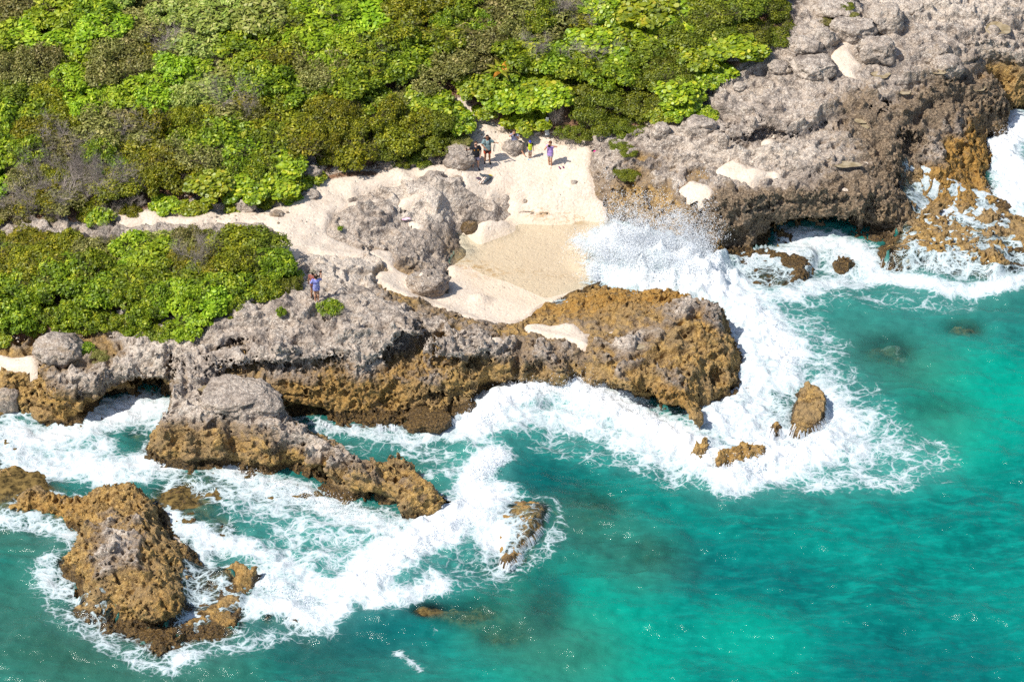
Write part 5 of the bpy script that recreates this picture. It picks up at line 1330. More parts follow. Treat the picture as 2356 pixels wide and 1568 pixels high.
# ------------------------------------------------------------------ small surfaces from solids (people, clothes)
def nets(fn, lo, hi, p):
    xs = np.arange(lo[0], hi[0] + p, p, dtype=np.float32); ys = np.arange(lo[1], hi[1] + p, p, dtype=np.float32); zs = np.arange(lo[2], hi[2] + p, p, dtype=np.float32)
    P3 = np.stack(np.meshgrid(xs, ys, zs, indexing='ij'), -1)
    f = fn(P3); s = f < 0
    n = np.array(f.shape) - 1
    cs = np.zeros(n, np.int8)
    for a in (0, 1):
        for b_ in (0, 1):
            for c in (0, 1): cs += s[a:a + n[0], b_:b_ + n[1], c:c + n[2]]
    ci, cj, ck = np.nonzero((cs > 0) & (cs < 8)); ids = np.full(n, -1, np.int32); ids[ci, cj, ck] = np.arange(len(ci))
    acc = np.zeros((len(ci), 3)); cnt = np.zeros(len(ci))
    fc = {(a, b_, c): f[ci + a, cj + b_, ck + c] for a in (0, 1) for b_ in (0, 1) for c in (0, 1)}
    for u, v in E12:
        fa, fb = fc[u], fc[v]; mm = (fa < 0) != (fb < 0); t = np.where(mm, fa / np.where(mm, fa - fb, 1), 0)
        for ax in range(3): acc[:, ax] += np.where(mm, u[ax] + t * (v[ax] - u[ax]), 0)
        cnt += mm
    acc /= cnt[:, None]
    V = np.stack([xs[0] + (ci + acc[:, 0]) * p, ys[0] + (cj + acc[:, 1]) * p, zs[0] + (ck + acc[:, 2]) * p], 1).astype(np.float32)
    Q = []
    def quads(c00, c10, c11, c01, flip):
        q = np.stack([c00, c10, c11, c01], 1); q[flip] = q[flip][:, ::-1]; Q.append(q)
    e = s[:-1, 1:-1, 1:-1] != s[1:, 1:-1, 1:-1]; a, b_, c = np.nonzero(e); b_ += 1; c += 1
    quads(ids[a, b_ - 1, c - 1], ids[a, b_, c - 1], ids[a, b_, c], ids[a, b_ - 1, c], ~s[a, b_, c])
    e = s[1:-1, :-1, 1:-1] != s[1:-1, 1:, 1:-1]; a, b_, c = np.nonzero(e); a += 1; c += 1
    quads(ids[a - 1, b_, c - 1], ids[a, b_, c - 1], ids[a, b_, c], ids[a - 1, b_, c], s[a, b_, c])
    e = s[1:-1, 1:-1, :-1] != s[1:-1, 1:-1, 1:]; a, b_, c = np.nonzero(e); a += 1; b_ += 1
    quads(ids[a - 1, b_ - 1, c], ids[a, b_ - 1, c], ids[a, b_, c], ids[a - 1, b_, c], ~s[a, b_, c])
    return V, np.concatenate(Q)
def caps(prims, k=.03):
    """smooth union of tapered capsules (p, q, rp, rq, squash in y)"""
    def fn(P3):
        D = None
        for pr in prims:
            p, q, r0, r1 = np.array(pr[0], float), np.array(pr[1], float), pr[2], pr[3]; sq = pr[4] if len(pr) > 4 else 1.0
            kk = pr[5] if len(pr) > 5 else k
            S = np.array([1, 1 / sq, 1]); v = (q - p) * S; L_ = v @ v + 1e-9
            w = (P3 - p) * S; t = np.clip((w @ v) / L_, 0, 1)
            d = (np.linalg.norm(w - t[..., None] * v, axis=-1) - (r0 + (r1 - r0) * t)) * min(1, sq + .15)
            if D is None: D = d
            else:
                h = np.clip(.5 + .5 * (D - d) / kk, 0, 1); D = D * (1 - h) + d * h - kk * h * (1 - h)
        return D
    return fn
def solid(name, prims, p, mat, parent, k=.03, cut=None, **props):
    a = np.array([list(q[0]) for q in prims] + [list(q[1]) for q in prims]); r = max(max(q[2], q[3]) for q in prims) + .04
    lo, hi = a.min(0) - r, a.max(0) + r
    f0 = caps(prims, k)
    fn = f0 if cut is None else (lambda P3: np.maximum(f0(P3), cut(P3)))
    V, Q = nets(fn, lo, hi, p)
    return link(name, quad_mesh(name, V, Q), mat, parent=parent, **props)
def flat_mat(name, c0, c1=None, scale=20, rough=.8, stripes=None):
    m, nt, out = new_mat(name); b = NB(nt)
    tc = b.n('ShaderNodeTexCoord').outputs['Object']
    if stripes:
        w = b.n('ShaderNodeTexWave'); w.inputs['Scale'].default_value = stripes[0]; w.inputs['Distortion'].default_value = stripes[1]; w.bands_direction = stripes[2]; b.put(w, 'Vector', tc)
        c = b.mix(b.ramp(w.outputs[1], .4, .6), (*c0, 1), (*c1, 1))
    elif c1: c = b.mix(b.ramp(b.noise(tc, scale, 3, .6), .42, .58), (*c0, 1), (*c1, 1))
    else: c = b.mix(b.ramp(b.noise(tc, 12, 3, .6), .3, .7), (*[q * .82 for q in c0], 1), (*c0, 1))
    s = b.n('ShaderNodeBsdfPrincipled'); b.put(s, 'Base Color', c); s.inputs['Roughness'].default_value = rough; s.inputs['Specular IOR Level'].default_value = .25
    nt.links.new(s.outputs[0], out.inputs[0]); return m
SKIN = flat_mat('tanned_skin', (.56, .30, .185), (.50, .255, .15), 9, .6); SKIN2 = flat_mat('brown_skin', (.36, .175, .10), (.31, .15, .085), 9, .6); SKIN3 = flat_mat('fair_skin', (.62, .37, .26), (.57, .32, .22), 9, .6)
DARK = flat_mat('black_plastic', (.015, .015, .018), rough=.35)
def hand(w, d, side, curl=.5):
    """palm and five fingers from the wrist w along d; side points to the thumb"""
    d = np.array(d, float); d /= np.linalg.norm(d); s = np.array(side, float); s -= (s @ d) * d; s /= np.linalg.norm(s); n = np.cross(d, s); w = np.array(w, float)
    out = [(w, w + d * .07, .026, .034, 1, .015)]
    for i, (o_, L_) in enumerate(((.030, .070), (.011, .080), (-.010, .074), (-.028, .058))):
        a = w + d * .080 + s * o_; m = a + (d * (1 - .4 * curl) + n * .6 * curl) * L_ * .55; e = m + (d * (1 - curl) + n * curl) * L_ * .45
        out += [(a - d * .03, m, .0095, .0088, 1, .006), (m, e, .0088, .0078, 1, .004)]
    a = w + d * .025 + s * .025; m = a + (d * .6 + s * .8) * .036; e = m + (d * .9 + s * .3 + n * .3 * curl) * .03
    return out + [(a, m, .012, .011, 1, .008), (m, e, .011, .009, 1, .005)]
BASE = dict(head=(0, -.015, 1.60), neck=(0, .01, 1.46), chest=(0, 0, 1.30), belly=(0, -.005, 1.10), pelvis=(0, 0, .95),
            shR=(-.18, 0, 1.40), elR=(-.25, .02, 1.13), wrR=(-.27, -.05, .89), shL=(.18, 0, 1.40), elL=(.25, .02, 1.13), wrL=(.27, -.05, .89),
            hipR=(-.09, 0, .92), knR=(-.11, -.02, .50), anR=(-.12, .02, .075), toR=(-.15, -.15, .03), hipL=(.09, 0, .92), knL=(.11, -.02, .50), anL=(.12, .02, .075), toL=(.15, -.15, .03), build=1.0, girl=0)
def person(label, px, py, H_, yaw, J, skin, hair, hairstyle, top, bottom, shoe=None, z_add=0.0, extras=None, sleeves=.55, legs=.62, loc=None):
    j = dict(BASE); j.update(J); A_ = {k: np.array(v, float) if not np.isscalar(v) else v for k, v in j.items()}
    bw = A_['build']
    if loc is None: x, y, z = ground(px, py)
    else: x, y, z = loc
    root = bpy.data.objects.new('person', None); COL.objects.link(root); root.location = (x, y, z + z_add); root.rotation_euler = (0, 0, yaw)
    s_ = H_ / 1.72; root.scale = (s_, s_, s_); root['label'] = label; root['category'] = 'person'
    hd = A_['head']; g = A_['girl']
    hdir = A_.get('look', np.array([0, -1, 0]))
    B = [(hd + [0, 0, .035], hd + [0, 0, -.01], .088, .082, 1.08), (hd + [0, 0, -.03] + hdir * .025, hd + [0, 0, -.085] + hdir * .045, .066, .042, 1),
         (hd + hdir * .098 + [0, 0, .0], hd + hdir * .112 + [0, 0, -.028], .010, .015, 1, .01),
         (hd + [.088, .01, 0], hd + [.090, .01, -.03], .014, .010, 1, .006), (hd + [-.088, .01, 0], hd + [-.090, .01, -.03], .014, .010, 1, .006),
         (hd + hdir * .088 + [-.022, 0, -.058], hd + hdir * .088 + [.022, 0, -.058], .009, .009, 1, .004),
         (hd + hdir * .082 + [-.03, 0, .015], hd + hdir * .082 + [-.026, 0, .015], .012, .012, 1, .004), (hd + hdir * .082 + [.03, 0, .015], hd + hdir * .082 + [.026, 0, .015], .012, .012, 1, .004),
         (A_['neck'] + [0, 0, -.05], hd + [0, .01, -.06], .055, .052, 1),
         (A_['shR'] * .8 + A_['chest'] * .2, A_['shL'] * .8 + A_['chest'] * .2, .062, .062, .95), (A_['chest'] + [-.06 * bw, 0, 0], A_['chest'] + [.06 * bw, 0, 0], .12 * bw, .12 * bw, .85),
         (A_['belly'] + [-.04 * bw, 0, 0], A_['belly'] + [.04 * bw, 0, 0], .115 * bw, .115 * bw, .90), (A_['pelvis'] + [-.06, 0, 0], A_['pelvis'] + [.06, 0, 0], .115 * bw, .115 * bw, .9),
         (A_['chest'], A_['belly'], .13 * bw, .12 * bw, .85)]
    for q in 'RL':
        sh, el, wr = A_['sh' + q], A_['el' + q], A_['wr' + q]; hp, kn, an, to = A_['hip' + q], A_['kn' + q], A_['an' + q], A_['to' + q]
        B += [(sh, el, .052 * bw, .038, 1), (el, wr, .038, .026, 1)] + hand(wr, wr - el + 1e-4, (-1 if q == 'R' else 1) * np.array([.3, -1, 0]) if False else np.array([0, -1, .2]), A_.get('curl', .5))
        mid = kn * .68 + an * .32 + [0, .018, 0]
        B += [(hp, kn, .085 * bw, .052, 1), (kn, mid, .050, .054, 1), (mid, an, .054, .034, 1), (an + [0, .02, -.03], to, .034, .026, 1, .02), (to, to + (to - an) * [.25, .25, 0], .026, .018, 1, .01)]
    solid('body', B, .0165, skin, root, .035)
    # clothes: the same limbs a little fuller, cut at hems
    if top is not None:
        t_mat, hem = top
        Tp = [(A_['shR'] * .8 + A_['chest'] * .2, A_['shL'] * .8 + A_['chest'] * .2, .078, .078, .95), (A_['chest'] + [-.06 * bw, 0, 0], A_['chest'] + [.06 * bw, 0, 0], .138 * bw, .138 * bw, .88),
              (A_['belly'] + [-.04 * bw, 0, 0], A_['belly'] + [.04 * bw, 0, 0], .138 * bw, .140 * bw, .92), (A_['chest'], A_['belly'], .15 * bw, .142 * bw, .88),
              (A_['belly'] + [-.04, 0, 0], A_['pelvis'] + [-.05, 0, hem], .135 * bw, .142 * bw, .92), (A_['belly'] + [.04, 0, 0], A_['pelvis'] + [.05, 0, hem], .135 * bw, .142 * bw, .92)]
        if sleeves > 0:
            for q in 'RL':
                sh, el = A_['sh' + q], A_['el' + q]; Tp.append((sh, sh + (el - sh) * sleeves, .066 * bw, .070 * bw, 1))
        zt = A_['neck'][2] - .025; zb = A_['pelvis'][2] + hem - .07
        nk = A_['neck']
        solid('shirt', Tp, .018, t_mat, root, .03, cut=lambda P3: np.maximum(zb - P3[..., 2], .075 - np.linalg.norm((P3 - nk - np.array([0, -.035, .02])) * [1, 1, .8], axis=-1)))
    if bottom is not None:
        Bt = [(A_['pelvis'] + [-.06, 0, 0], A_['pelvis'] + [.06, 0, 0], .130 * bw, .130 * bw, .92)]
        for q in 'RL':
            hp, kn = A_['hip' + q], A_['kn' + q]; Bt.append((hp, hp + (kn - hp) * legs, .103 * bw, .098 * bw, 1))
        solid('shorts', Bt, .018, bottom, root, .03, cut=lambda P3: P3[..., 2] - (A_['pelvis'][2] + .09))
    if shoe is not None:
        for q in 'RL':
            an, to = A_['an' + q], A_['to' + q]; solid('shoe', [(an + [0, .03, -.045], to + (to - an) * [.3, .3, 0], .046, .040, 1)], .016, shoe, root, .02, cut=lambda P3: P3[..., 2] - (an[2] + .0))
    hc = hd + [0, .012, .045]
    if hairstyle == 'short': solid('hair', [(hc, hc + [0, .02, -.005], .094, .090, 1.08)], .014, hair, root, cut=lambda P3: (hd[2] + .035 - P3[..., 2]) - ((P3 - hd) @ (-hdir)) * .9)
    if hairstyle == 'long':
        solid('hair', [(hc, hc + [0, .02, -.01], .100, .098, 1.1), (hc - hdir * .04, hc - hdir * .075 + [0, 0, -.20], .085, .055, 1)], .014, hair, root, cut=lambda P3: ((P3 - hd) @ hdir) - .04 - np.clip(P3[..., 2] - hd[2] - .055, 0, 1) * 3)
    if hairstyle == 'curly':
        rs = np.random.default_rng(3); pr = []
        for _ in range(26):
            d = rs.normal(size=3); d /= np.linalg.norm(d)
            if d @ hdir > .45: continue
            c = hc + d * .085 + [0, 0, -.02]; pr.append((c, c + rs.normal(0, .02, 3), .038, .034, 1, .01))
        solid('hair', pr, .014, hair, root)
    if extras: extras(root, A_)
    return root
def cyl(name, p, q, r, mat, parent, r2=None): return solid(name, [(p, q, r, r if r2 is None else r2)], max(.007, min(.012, r * .8)), mat, parent)
def box(name, c, s, mat, parent=None, rot=(0, 0, 0), **props):
    v = np.array([(x, y, z) for x in (-1, 1) for y in (-1, 1) for z in (-1, 1)], float) * np.array(s) / 2
    q = np.array([[0, 1, 3, 2], [4, 6, 7, 5], [0, 4, 5, 1], [2, 3, 7, 6], [0, 2, 6, 4], [1, 5, 7, 3]])
    o = link(name, quad_mesh(name, v.astype(np.float32), q, smooth=False), mat, parent=parent, **props); o.location = c; o.rotation_euler = rot; return o
def camera_part(root, c):
    p = box('camera_body', c, (.14, .07, .095), DARK, root); k_ = solid('lens', [((0, -.03, 0), (0, -.10, 0), .034, .036)], .012, DARK, p)
BLACKCLOTH = flat_mat('black_cotton', (.022, .022, .026), rough=.9); ORANGEP = flat_mat('orange_print', (.85, .36, .02)); HAIRB = flat_mat('brown_hair', (.07, .04, .02)); HAIRK = flat_mat('black_hair', (.018, .012, .010)); GREYTEAL = flat_mat('grey_teal_cotton', (.20, .30, .31), (.27, .36, .36), 10)
def ex1(root, A_):
    # block print on the chest, sunglasses, tripod-hung camera in the outstretched hand
    for i_ in range(6):
        box('print_letter', (-.105 + i_ * .042, -.135, 1.285 + .004 * (i_ % 2)), (.034, .012, .066 if i_ % 2 else .056), ORANGEP, root)
    box('sunglasses', A_['head'] + [0, -.098, .016], (.135, .02, .036), DARK, root)
    w = A_['wrR']
    box('camera_grip', w + [-.02, -.06, .05], (.05, .05, .20), DARK, root)
    cyl('camera_strap', w + [.03, -.05, -.02], w + [.02, -.06, -.42], .010, DARK, root); cyl('camera_strap', w + [-.03, -.05, -.02], w + [-.10, -.06, -.40], .010, DARK, root)
    box('camera_bag', w + [-.03, -.07, -.45], (.19, .08, .06), DARK, root)
person('man in black T-shirt with orange lettering, sunglasses and purple shorts, holding out camera gear', 1095, 389, 1.80, .12,
       dict(elR=(-.37, .0, 1.26), wrR=(-.50, -.14, 1.36), elL=(.26, .0, 1.12), wrL=(.22, -.12, .88), build=1.12, anR=(-.17, .02, .075), knR=(-.14, -.02, .50), toR=(-.27, -.11, .03)),
       SKIN3, HAIRB, 'short', (BLACKCLOTH, -.06), flat_mat('purple_print_shorts', (.10, .09, .22), (.42, .40, .50), 26), DARK, extras=ex1)
def ex2(root, A_):
    solid('backpack', [((-.08, .19, 1.36), (.08, .19, 1.36), .13, .13, .7), ((-.08, .19, 1.10), (.08, .19, 1.10), .14, .14, .7)], .02, DARK, root, .05)
    for s_ in (-1, 1):
        solid('backpack_strap', [((s_ * .12, .06, 1.47), (s_ * .125, -.10, 1.40), .026, .026), ((s_ * .125, -.10, 1.40), (s_ * .13, -.135, 1.20), .026, .024), ((s_ * .13, -.135, 1.20), (s_ * .15, .03, 1.08), .022, .020)], .014, DARK, root, .01)
    box('sunglasses', A_['head'] + [0, -.098, .016], (.135, .02, .036), DARK, root)
    w = A_['wrL']; cyl('monopod', w + [-.07, -.04, .03], w + [-.13, -.06, -.52], .016, flat_mat('white_tube', (.7, .68, .64)), root); cyl('monopod_grip', w + [-.14, -.03, -.08], w + [-.18, -.03, -.50], .022, DARK, root)
person('man with a black backpack, grey-teal T-shirt and red-orange shorts behind the man in black', 1121, 374, 1.80, .05,
       dict(elR=(-.28, -.02, 1.14), wrR=(-.06, -.24, 1.0), elL=(.36, .04, 1.22), wrL=(.50, -.12, 1.30), build=1.1),
       SKIN2, HAIRK, 'short', (GREYTEAL, -.05), flat_mat('red_black_shorts', (.75, .12, .05), (.04, .02, .02), 7), DARK, extras=ex2)
gx_, gy_, gz_ = ground(1183, 345)
def ex3(root, A_): camera_part(root, (A_['wrR'] + A_['wrL']) / 2 + [0, -.10, .05])
person('woman in striped navy and white top sitting on the boulder, camera at her face', 1183, 340, 1.68, .0,
       dict(head=(0, -.06, 1.60), neck=(0, -.02, 1.45), chest=(0, 0, 1.28), belly=(0, .02, 1.08), pelvis=(0, .06, .93), shR=(-.17, -.02, 1.38), elR=(-.27, -.14, 1.34), wrR=(-.09, -.22, 1.55), shL=(.17, -.02, 1.38), elL=(.24, -.15, 1.20), wrL=(.09, -.22, 1.44),
            hipR=(-.09, .02, .93), knR=(-.13, -.38, .86), anR=(-.08, -.44, .46), toR=(-.09, -.60, .42), hipL=(.09, .02, .93), knL=(.26, -.32, .80), anL=(.52, -.58, .44), toL=(.60, -.72, .40), build=1.08),
       SKIN, HAIRB, 'long', (flat_mat('striped_top', (.05, .06, .20), (.62, .64, .78), stripes=(6, 2.5, 'X')), -.04), flat_mat('navy_shorts', (.02, .025, .07)), None, sleeves=.25, legs=.40, extras=ex3,
       loc=(gx_, gy_ + .12, ground(1180, 352)[2] - .36))
def ex4(root, A_):
    solid('cap', [(A_['head'] + [0, .01, .06], A_['head'] + [0, .02, .05], .103, .102, 1.08), (A_['head'] + [0, -.10, .055], A_['head'] + [0, -.14, .045], .05, .045, 1, .02)], .014, flat_mat('blue_cap', (.03, .06, .42)), root, .01, cut=lambda P3: (A_['head'][2] + .035) - P3[..., 2])
    for q in 'RL': solid('sleeve', [(A_['sh' + q], A_['sh' + q] + (A_['el' + q] - A_['sh' + q]) * .6, .080, .070)], .016, BLACKCLOTH, root)
person('child in a neon yellow swim shirt with black sleeves, blue cap and turquoise shoes', 1219, 367, 1.22, .15, dict(elL=(.24, .02, 1.12), build=.92, knR=(-.07, -.02, .5), anR=(-.07, .02, .075), toR=(-.12, -.14, .03), knL=(.07, -.02, .5), anL=(.06, .02, .075), toL=(.04, -.15, .03)),
       SKIN2, HAIRK, 'short', (flat_mat('neon_yellow', (.62, .76, .03)), -.02), flat_mat('blue_white_trunks', (.10, .14, .40), (.65, .68, .75), 16), flat_mat('turquoise_rubber', (.01, .42, .66)), sleeves=0, legs=.3, extras=ex4)
def ex5(root, A_): camera_part(root, (A_['wrR'] + A_['wrL']) / 2 + [0, -.07, .02])
person('woman in lilac top and pale grey shorts standing on sand, both hands at her face', 1265, 384, 1.70, -.35,
       dict(shR=(-.16, 0, 1.40), elR=(-.24, -.22, 1.28), wrR=(-.07, -.20, 1.54), shL=(.16, 0, 1.40), elL=(.40, -.06, 1.50), wrL=(.13, -.16, 1.57), anR=(-.06, .02, .075), toR=(-.09, -.15, .03), knR=(-.07, -.02, .5), anL=(.07, .02, .075), toL=(.10, -.15, .03), knL=(.07, -.02, .5)),
       SKIN, flat_mat('chestnut_hair', (.16, .06, .03)), 'long', (flat_mat('lilac_top', (.40, .26, .62), (.46, .32, .68), 8), -.08), flat_mat('pale_grey_shorts', (.50, .47, .45)), None, sleeves=.12, legs=.42, extras=ex5)
BLUEP = flat_mat('blue_tie_dye', (.14, .15, .48), (.42, .44, .74), 14)
def ex6(root, A_): box('phone', A_['wrR'] + [.02, -.02, .13], (.15, .03, .08), DARK, root)
person('woman seen from behind in blue-violet tunic, bare-legged, holding a phone up on the headland', 729, 693, 1.66, math.pi + .15,
       dict(elR=(-.28, -.08, 1.34), wrR=(-.30, -.22, 1.58), elL=(.29, .02, 1.20), wrL=(.16, -.10, 1.02), anR=(-.08, .02, .075), toR=(-.10, -.15, .03), anL=(.08, .02, .075), toL=(.10, -.15, .03), knR=(-.08, -.02, .5), knL=(.08, -.02, .5)),
       SKIN, HAIRK, 'curly', (BLUEP, -.16), BLUEP, None, sleeves=.75, legs=.18, extras=ex6)
def ex7(root, A_):
    solid('sun_hat', [(A_['head'] + [0, 0, .07], A_['head'] + [0, 0, .11], .10, .085), (A_['head'] + [-.10, 0, .05], A_['head'] + [.10, 0, .05], .075, .075, 1.6, .02)], .016, flat_mat('olive_felt', (.22, .19, .13)), root, .02, cut=lambda P3: (A_['head'][2] + .035) - P3[..., 2])
person('dark-haired woman in olive sun hat, half hidden behind the woman in the blue tunic', 722, 685, 1.70, math.pi - .2,
       dict(elR=(-.30, -.12, 1.32), wrR=(-.34, -.30, 1.50)), SKIN2, HAIRK, 'curly', (flat_mat('rust_top', (.35, .12, .09)), -.05), flat_mat('dark_print_shorts', (.08, .05, .08), (.25, .16, .18), 20), DARK, sleeves=.1, legs=.45, extras=ex7)
print('people', time.time() - T0)
# ------------------------------------------------------------------ things on the beach
def drape(name, outline, thick, mat, parent=None, res=.06, bump=.03, seed=0, **props):
    """a cloth lying on the ground: a polygon in metres about its centre"""
    o_ = np.array(outline, float); lo, hi = o_.min(0), o_.max(0)
    xs = np.arange(lo[0], hi[0] + res, res); ys = np.arange(lo[1], hi[1] + res, res)
    X_, Y_ = np.meshgrid(xs, ys, indexing='ij'); ins = np.zeros(X_.shape, bool)
    n = len(o_)
    for i in range(n):
        xa, ya = o_[i]; xb, yb = o_[(i + 1) % n]
        if ya == yb: continue
        c = ((ya > Y_) != (yb > Y_)) & (X_ < (xb - xa) * (Y_ - ya) / (yb - ya) + xa); ins ^= c
    Z_ = thick + bump * (np.sin(X_ * 9 + seed) * np.cos(Y_ * 7 + seed * 2) + .5 * np.sin(X_ * 21 + Y_ * 13))
    k_ = ins[:-1, :-1] & ins[1:, :-1] & ins[:-1, 1:] & ins[1:, 1:]
    me = grid_mesh(name, xs, ys, Z_, k_)
    ob = link(name, me, mat, parent=parent, **props)
    md = ob.modifiers.new('thickness', 'SOLIDIFY'); md.thickness = .03 if thick < .12 else .07; md.offset = -1
    return ob
x, y, z = ground(1107, 414)
m_t, nt, out = new_mat('striped_towelling'); b = NB(nt); tc = b.n('ShaderNodeTexCoord').outputs['Object']
w1 = b.n('ShaderNodeTexWave'); w1.inputs['Scale'].default_value = 2.6; w1.bands_direction = 'X'; b.put(w1, 'Vector', b.scale(tc, (1, 1, 1), .45)); w2 = b.n('ShaderNodeTexWave'); w2.inputs['Scale'].default_value = 1.3; w2.bands_direction = 'X'; b.put(w2, 'Vector', b.scale(tc, (1, 1, 1), .45))
c = b.mix(b.ramp(w1.outputs[1], .55, .7), (.74, .68, .60, 1), b.mix(b.ramp(w2.outputs[1], .4, .6), (.10, .07, .08, 1), (.55, .26, .12, 1)))
s_ = b.n('ShaderNodeBsdfDiffuse'); b.put(s_, 0, c); nt.links.new(s_.outputs[0], out.inputs[0])
tw = drape('towel', [(-.62, .42), (-.20, .50), (.45, .36), (.62, .15), (.20, -.40), (-.10, -.52), (-.35, -.10)], .05, m_t, label='striped beach towel in brown, white and black lying rumpled on the sand', category='towel')
tw.location = (x, y, z + .02)
DENIM = flat_mat('charcoal_cloth', (.045, .055, .065), (.085, .10, .115), 14)
jn = drape('trousers', [(-.42, .42), (-.10, .36), (.45, .26), (.58, .10), (.36, -.24), (.12, -.46), (.02, -.36), (.26, .0), (.10, .10), (-.18, .14), (-.42, .24)], .13, DENIM, res=.045, label='charcoal trousers thrown across the striped towel', category='trousers')
jn.location = (x + .06, y, z + .02)
wb_ = solid('waistband', [((.38, .20, .15), (.54, .13, .15), .028, .028)], .014, flat_mat('yellow_trim', (.62, .48, .03)), jn)
cb = bpy.data.objects.new('camera_bag', None); COL.objects.link(cb); cb.location = (x - .20, y - .10, z + .10); cb['label'] = 'small dark purple bag lying on the striped towel'; cb['category'] = 'bag'
solid('bag_body', [((-.12, 0, 0), (.12, .02, 0), .075, .07), ((0, .04, .05), (.04, .04, .06), .05, .05)], .018, flat_mat('plum_bag', (.05, .03, .05), (.16, .11, .14), 18), cb)
solid('bag_strap', [((-.16, -.04, 0), (-.05, -.14, -.01), .012, .012), ((-.05, -.14, -.01), (.12, -.08, 0), .012, .012)], .010, DARK, cb)
def sandals(px, py, mat, lb, yaw=.3):
    x, y, z = ground(px, py); r_ = bpy.data.objects.new('sandals', None); COL.objects.link(r_); r_.location = (x, y, z + .03); r_.rotation_euler = (0, 0, yaw); r_['label'] = lb; r_['category'] = 'sandals'
    for s_ in (-1, 1):
        sl = solid('sole', [((s_ * .10, -.09, 0), (s_ * .11, .09, 0), .045, .04, 1)], .014, mat, r_, cut=lambda P3: P3[..., 2] - .012)
        solid('strap', [((s_ * .10 - .035, -.03, .02), (s_ * .10, -.06, .05), .010, .010), ((s_ * .10, -.06, .05), (s_ * .10 + .035, -.03, .02), .010, .010)], .009, mat, sl)
sandals(1291, 386, flat_mat('plum_rubber', (.22, .06, .16)), 'pair of dark plum sandals on the sand beside the woman in lilac')
x, y, z = ground(1367, 354)
pk = bpy.data.objects.new('swimwear', None); COL.objects.link(pk); pk.location = (x, y, z + .12); pk['label'] = 'pink and black swimwear lying on the grey rock at the right edge of the beach'; pk['category'] = 'swimwear'
solid('pink_cloth', [((.0, 0, 0), (.12, .03, .02), .06, .045)], .016, flat_mat('hot_pink', (.75, .05, .30)), pk); solid('black_cloth', [((-.12, .02, .02), (-.02, .07, .06), .05, .05)], .016, BLACKCLOTH, pk)
x, y, z = ground(935, 508)
pc = drape('cloth', [(-.3, .1), (0, .16), (.3, .06), (.26, -.08), (-.02, -.14), (-.26, -.08)], .03, flat_mat('pale_pink', (.80, .45, .62), (.82, .60, .66), 8), label='faded pink cloth lying between the grey rocks left of the pool', category='cloth'); pc.location = (x, y, z + .1)
WHITE = flat_mat('white_board', (.78, .77, .74)); CEM = flat_mat('grey_cement', (.24, .235, .23), (.33, .32, .31), 10)
x, y, z = ground(1257, 305)
box('board', (x, y + .1, z + .65), (.16, .03, .62), WHITE, None, (.25, .15, .1), label='narrow white board standing in the scrub edge above the sitting woman', category='board')
box('scrap_of_board', (x + .02, y - .25, z + .18), (.26, .03, .34), WHITE, None, (-.6, .2, .5), label='white scrap of board lying below the narrow white board', category='board')
x, y, z = ground(1234, 312); box('cement_block', (x, y, z + .1), (.38, .2, .2), CEM, None, (.15, .1, .5), label='grey cement block at the scrub edge left of the white boards', category='block')
# driftwood
for n_, (px, py, r, hz, yaw, lb) in enumerate([(1318, 318, .9, .35, .4, 'pale driftwood branches lying at the scrub edge right of the white boards'), (1272, 285, .5, 1.1, 0, 'bare upright sticks behind the white boards')]):
    x, y, z = ground(px, py); shrub('dead_shrub', x, y, z + .05, r, hz, yaw, lb, 'driftwood' if n_ == 0 else 'branches', None, n_)
for n_, (px, py, lb) in enumerate([(1225, 108, 'bleached bare branches rising from the scrub above the beach, upper clump'), (1310, 122, 'bleached bare branches curving out of the scrub, right of the upper clump'), (1375, 120, 'thin bleached branches in the scrub, rightmost clump'), (1290, 8, 'grey bare branches at the top edge of the photo')]):
    x, y, z = ground(px, py + 45); shrub('dead_shrub', x, y, z + 1.1, .9, .9, n_ * 2.0, lb, 'branches', None, n_ + 1)
# small palm with orange fronds
x, y, z = ground(1152, 200); pr = bpy.data.objects.new('young_palm', None); COL.objects.link(pr); pr.location = (x, y, z + 1.0); pr['label'] = 'young palm with orange and olive fronds poking out of the scrub above the beach'; pr['category'] = 'palm'
PF = [leaf_material('palm_orange', ((.40, .20, .02), (.62, .34, .03), (.70, .45, .06))), leaf_material('palm_olive', ((.12, .14, .01), (.24, .25, .02), (.4, .38, .05)))]
for n_ in range(8):
    a_ = n_ * .8 + .3; L_ = 1.15; co = []; f = []
    for i_ in range(10):
        t_ = i_ / 9; w_ = .13 * math.sin(math.pi * min(t_ + .12, 1)) + .01; r_ = L_ * t_; zz = .9 * t_ - .75 * t_ * t_
        for sd in (-1, 0, 1): co.append((math.cos(a_) * r_ - math.sin(a_) * w_ * sd, math.sin(a_) * r_ + math.cos(a_) * w_ * sd, zz - abs(sd) * .05))
        if i_:
            k_ = (i_ - 1) * 3
            for sd in (0, 1): f.append([k_ + sd, k_ + sd + 1, k_ + sd + 4, k_ + sd + 3])
    link('frond', quad_mesh('frond', np.array(co, np.float32), np.array(f), {'tone': rng.random(30)}, smooth=False), PF[0 if n_ in (0, 1, 5) else 1], parent=pr)
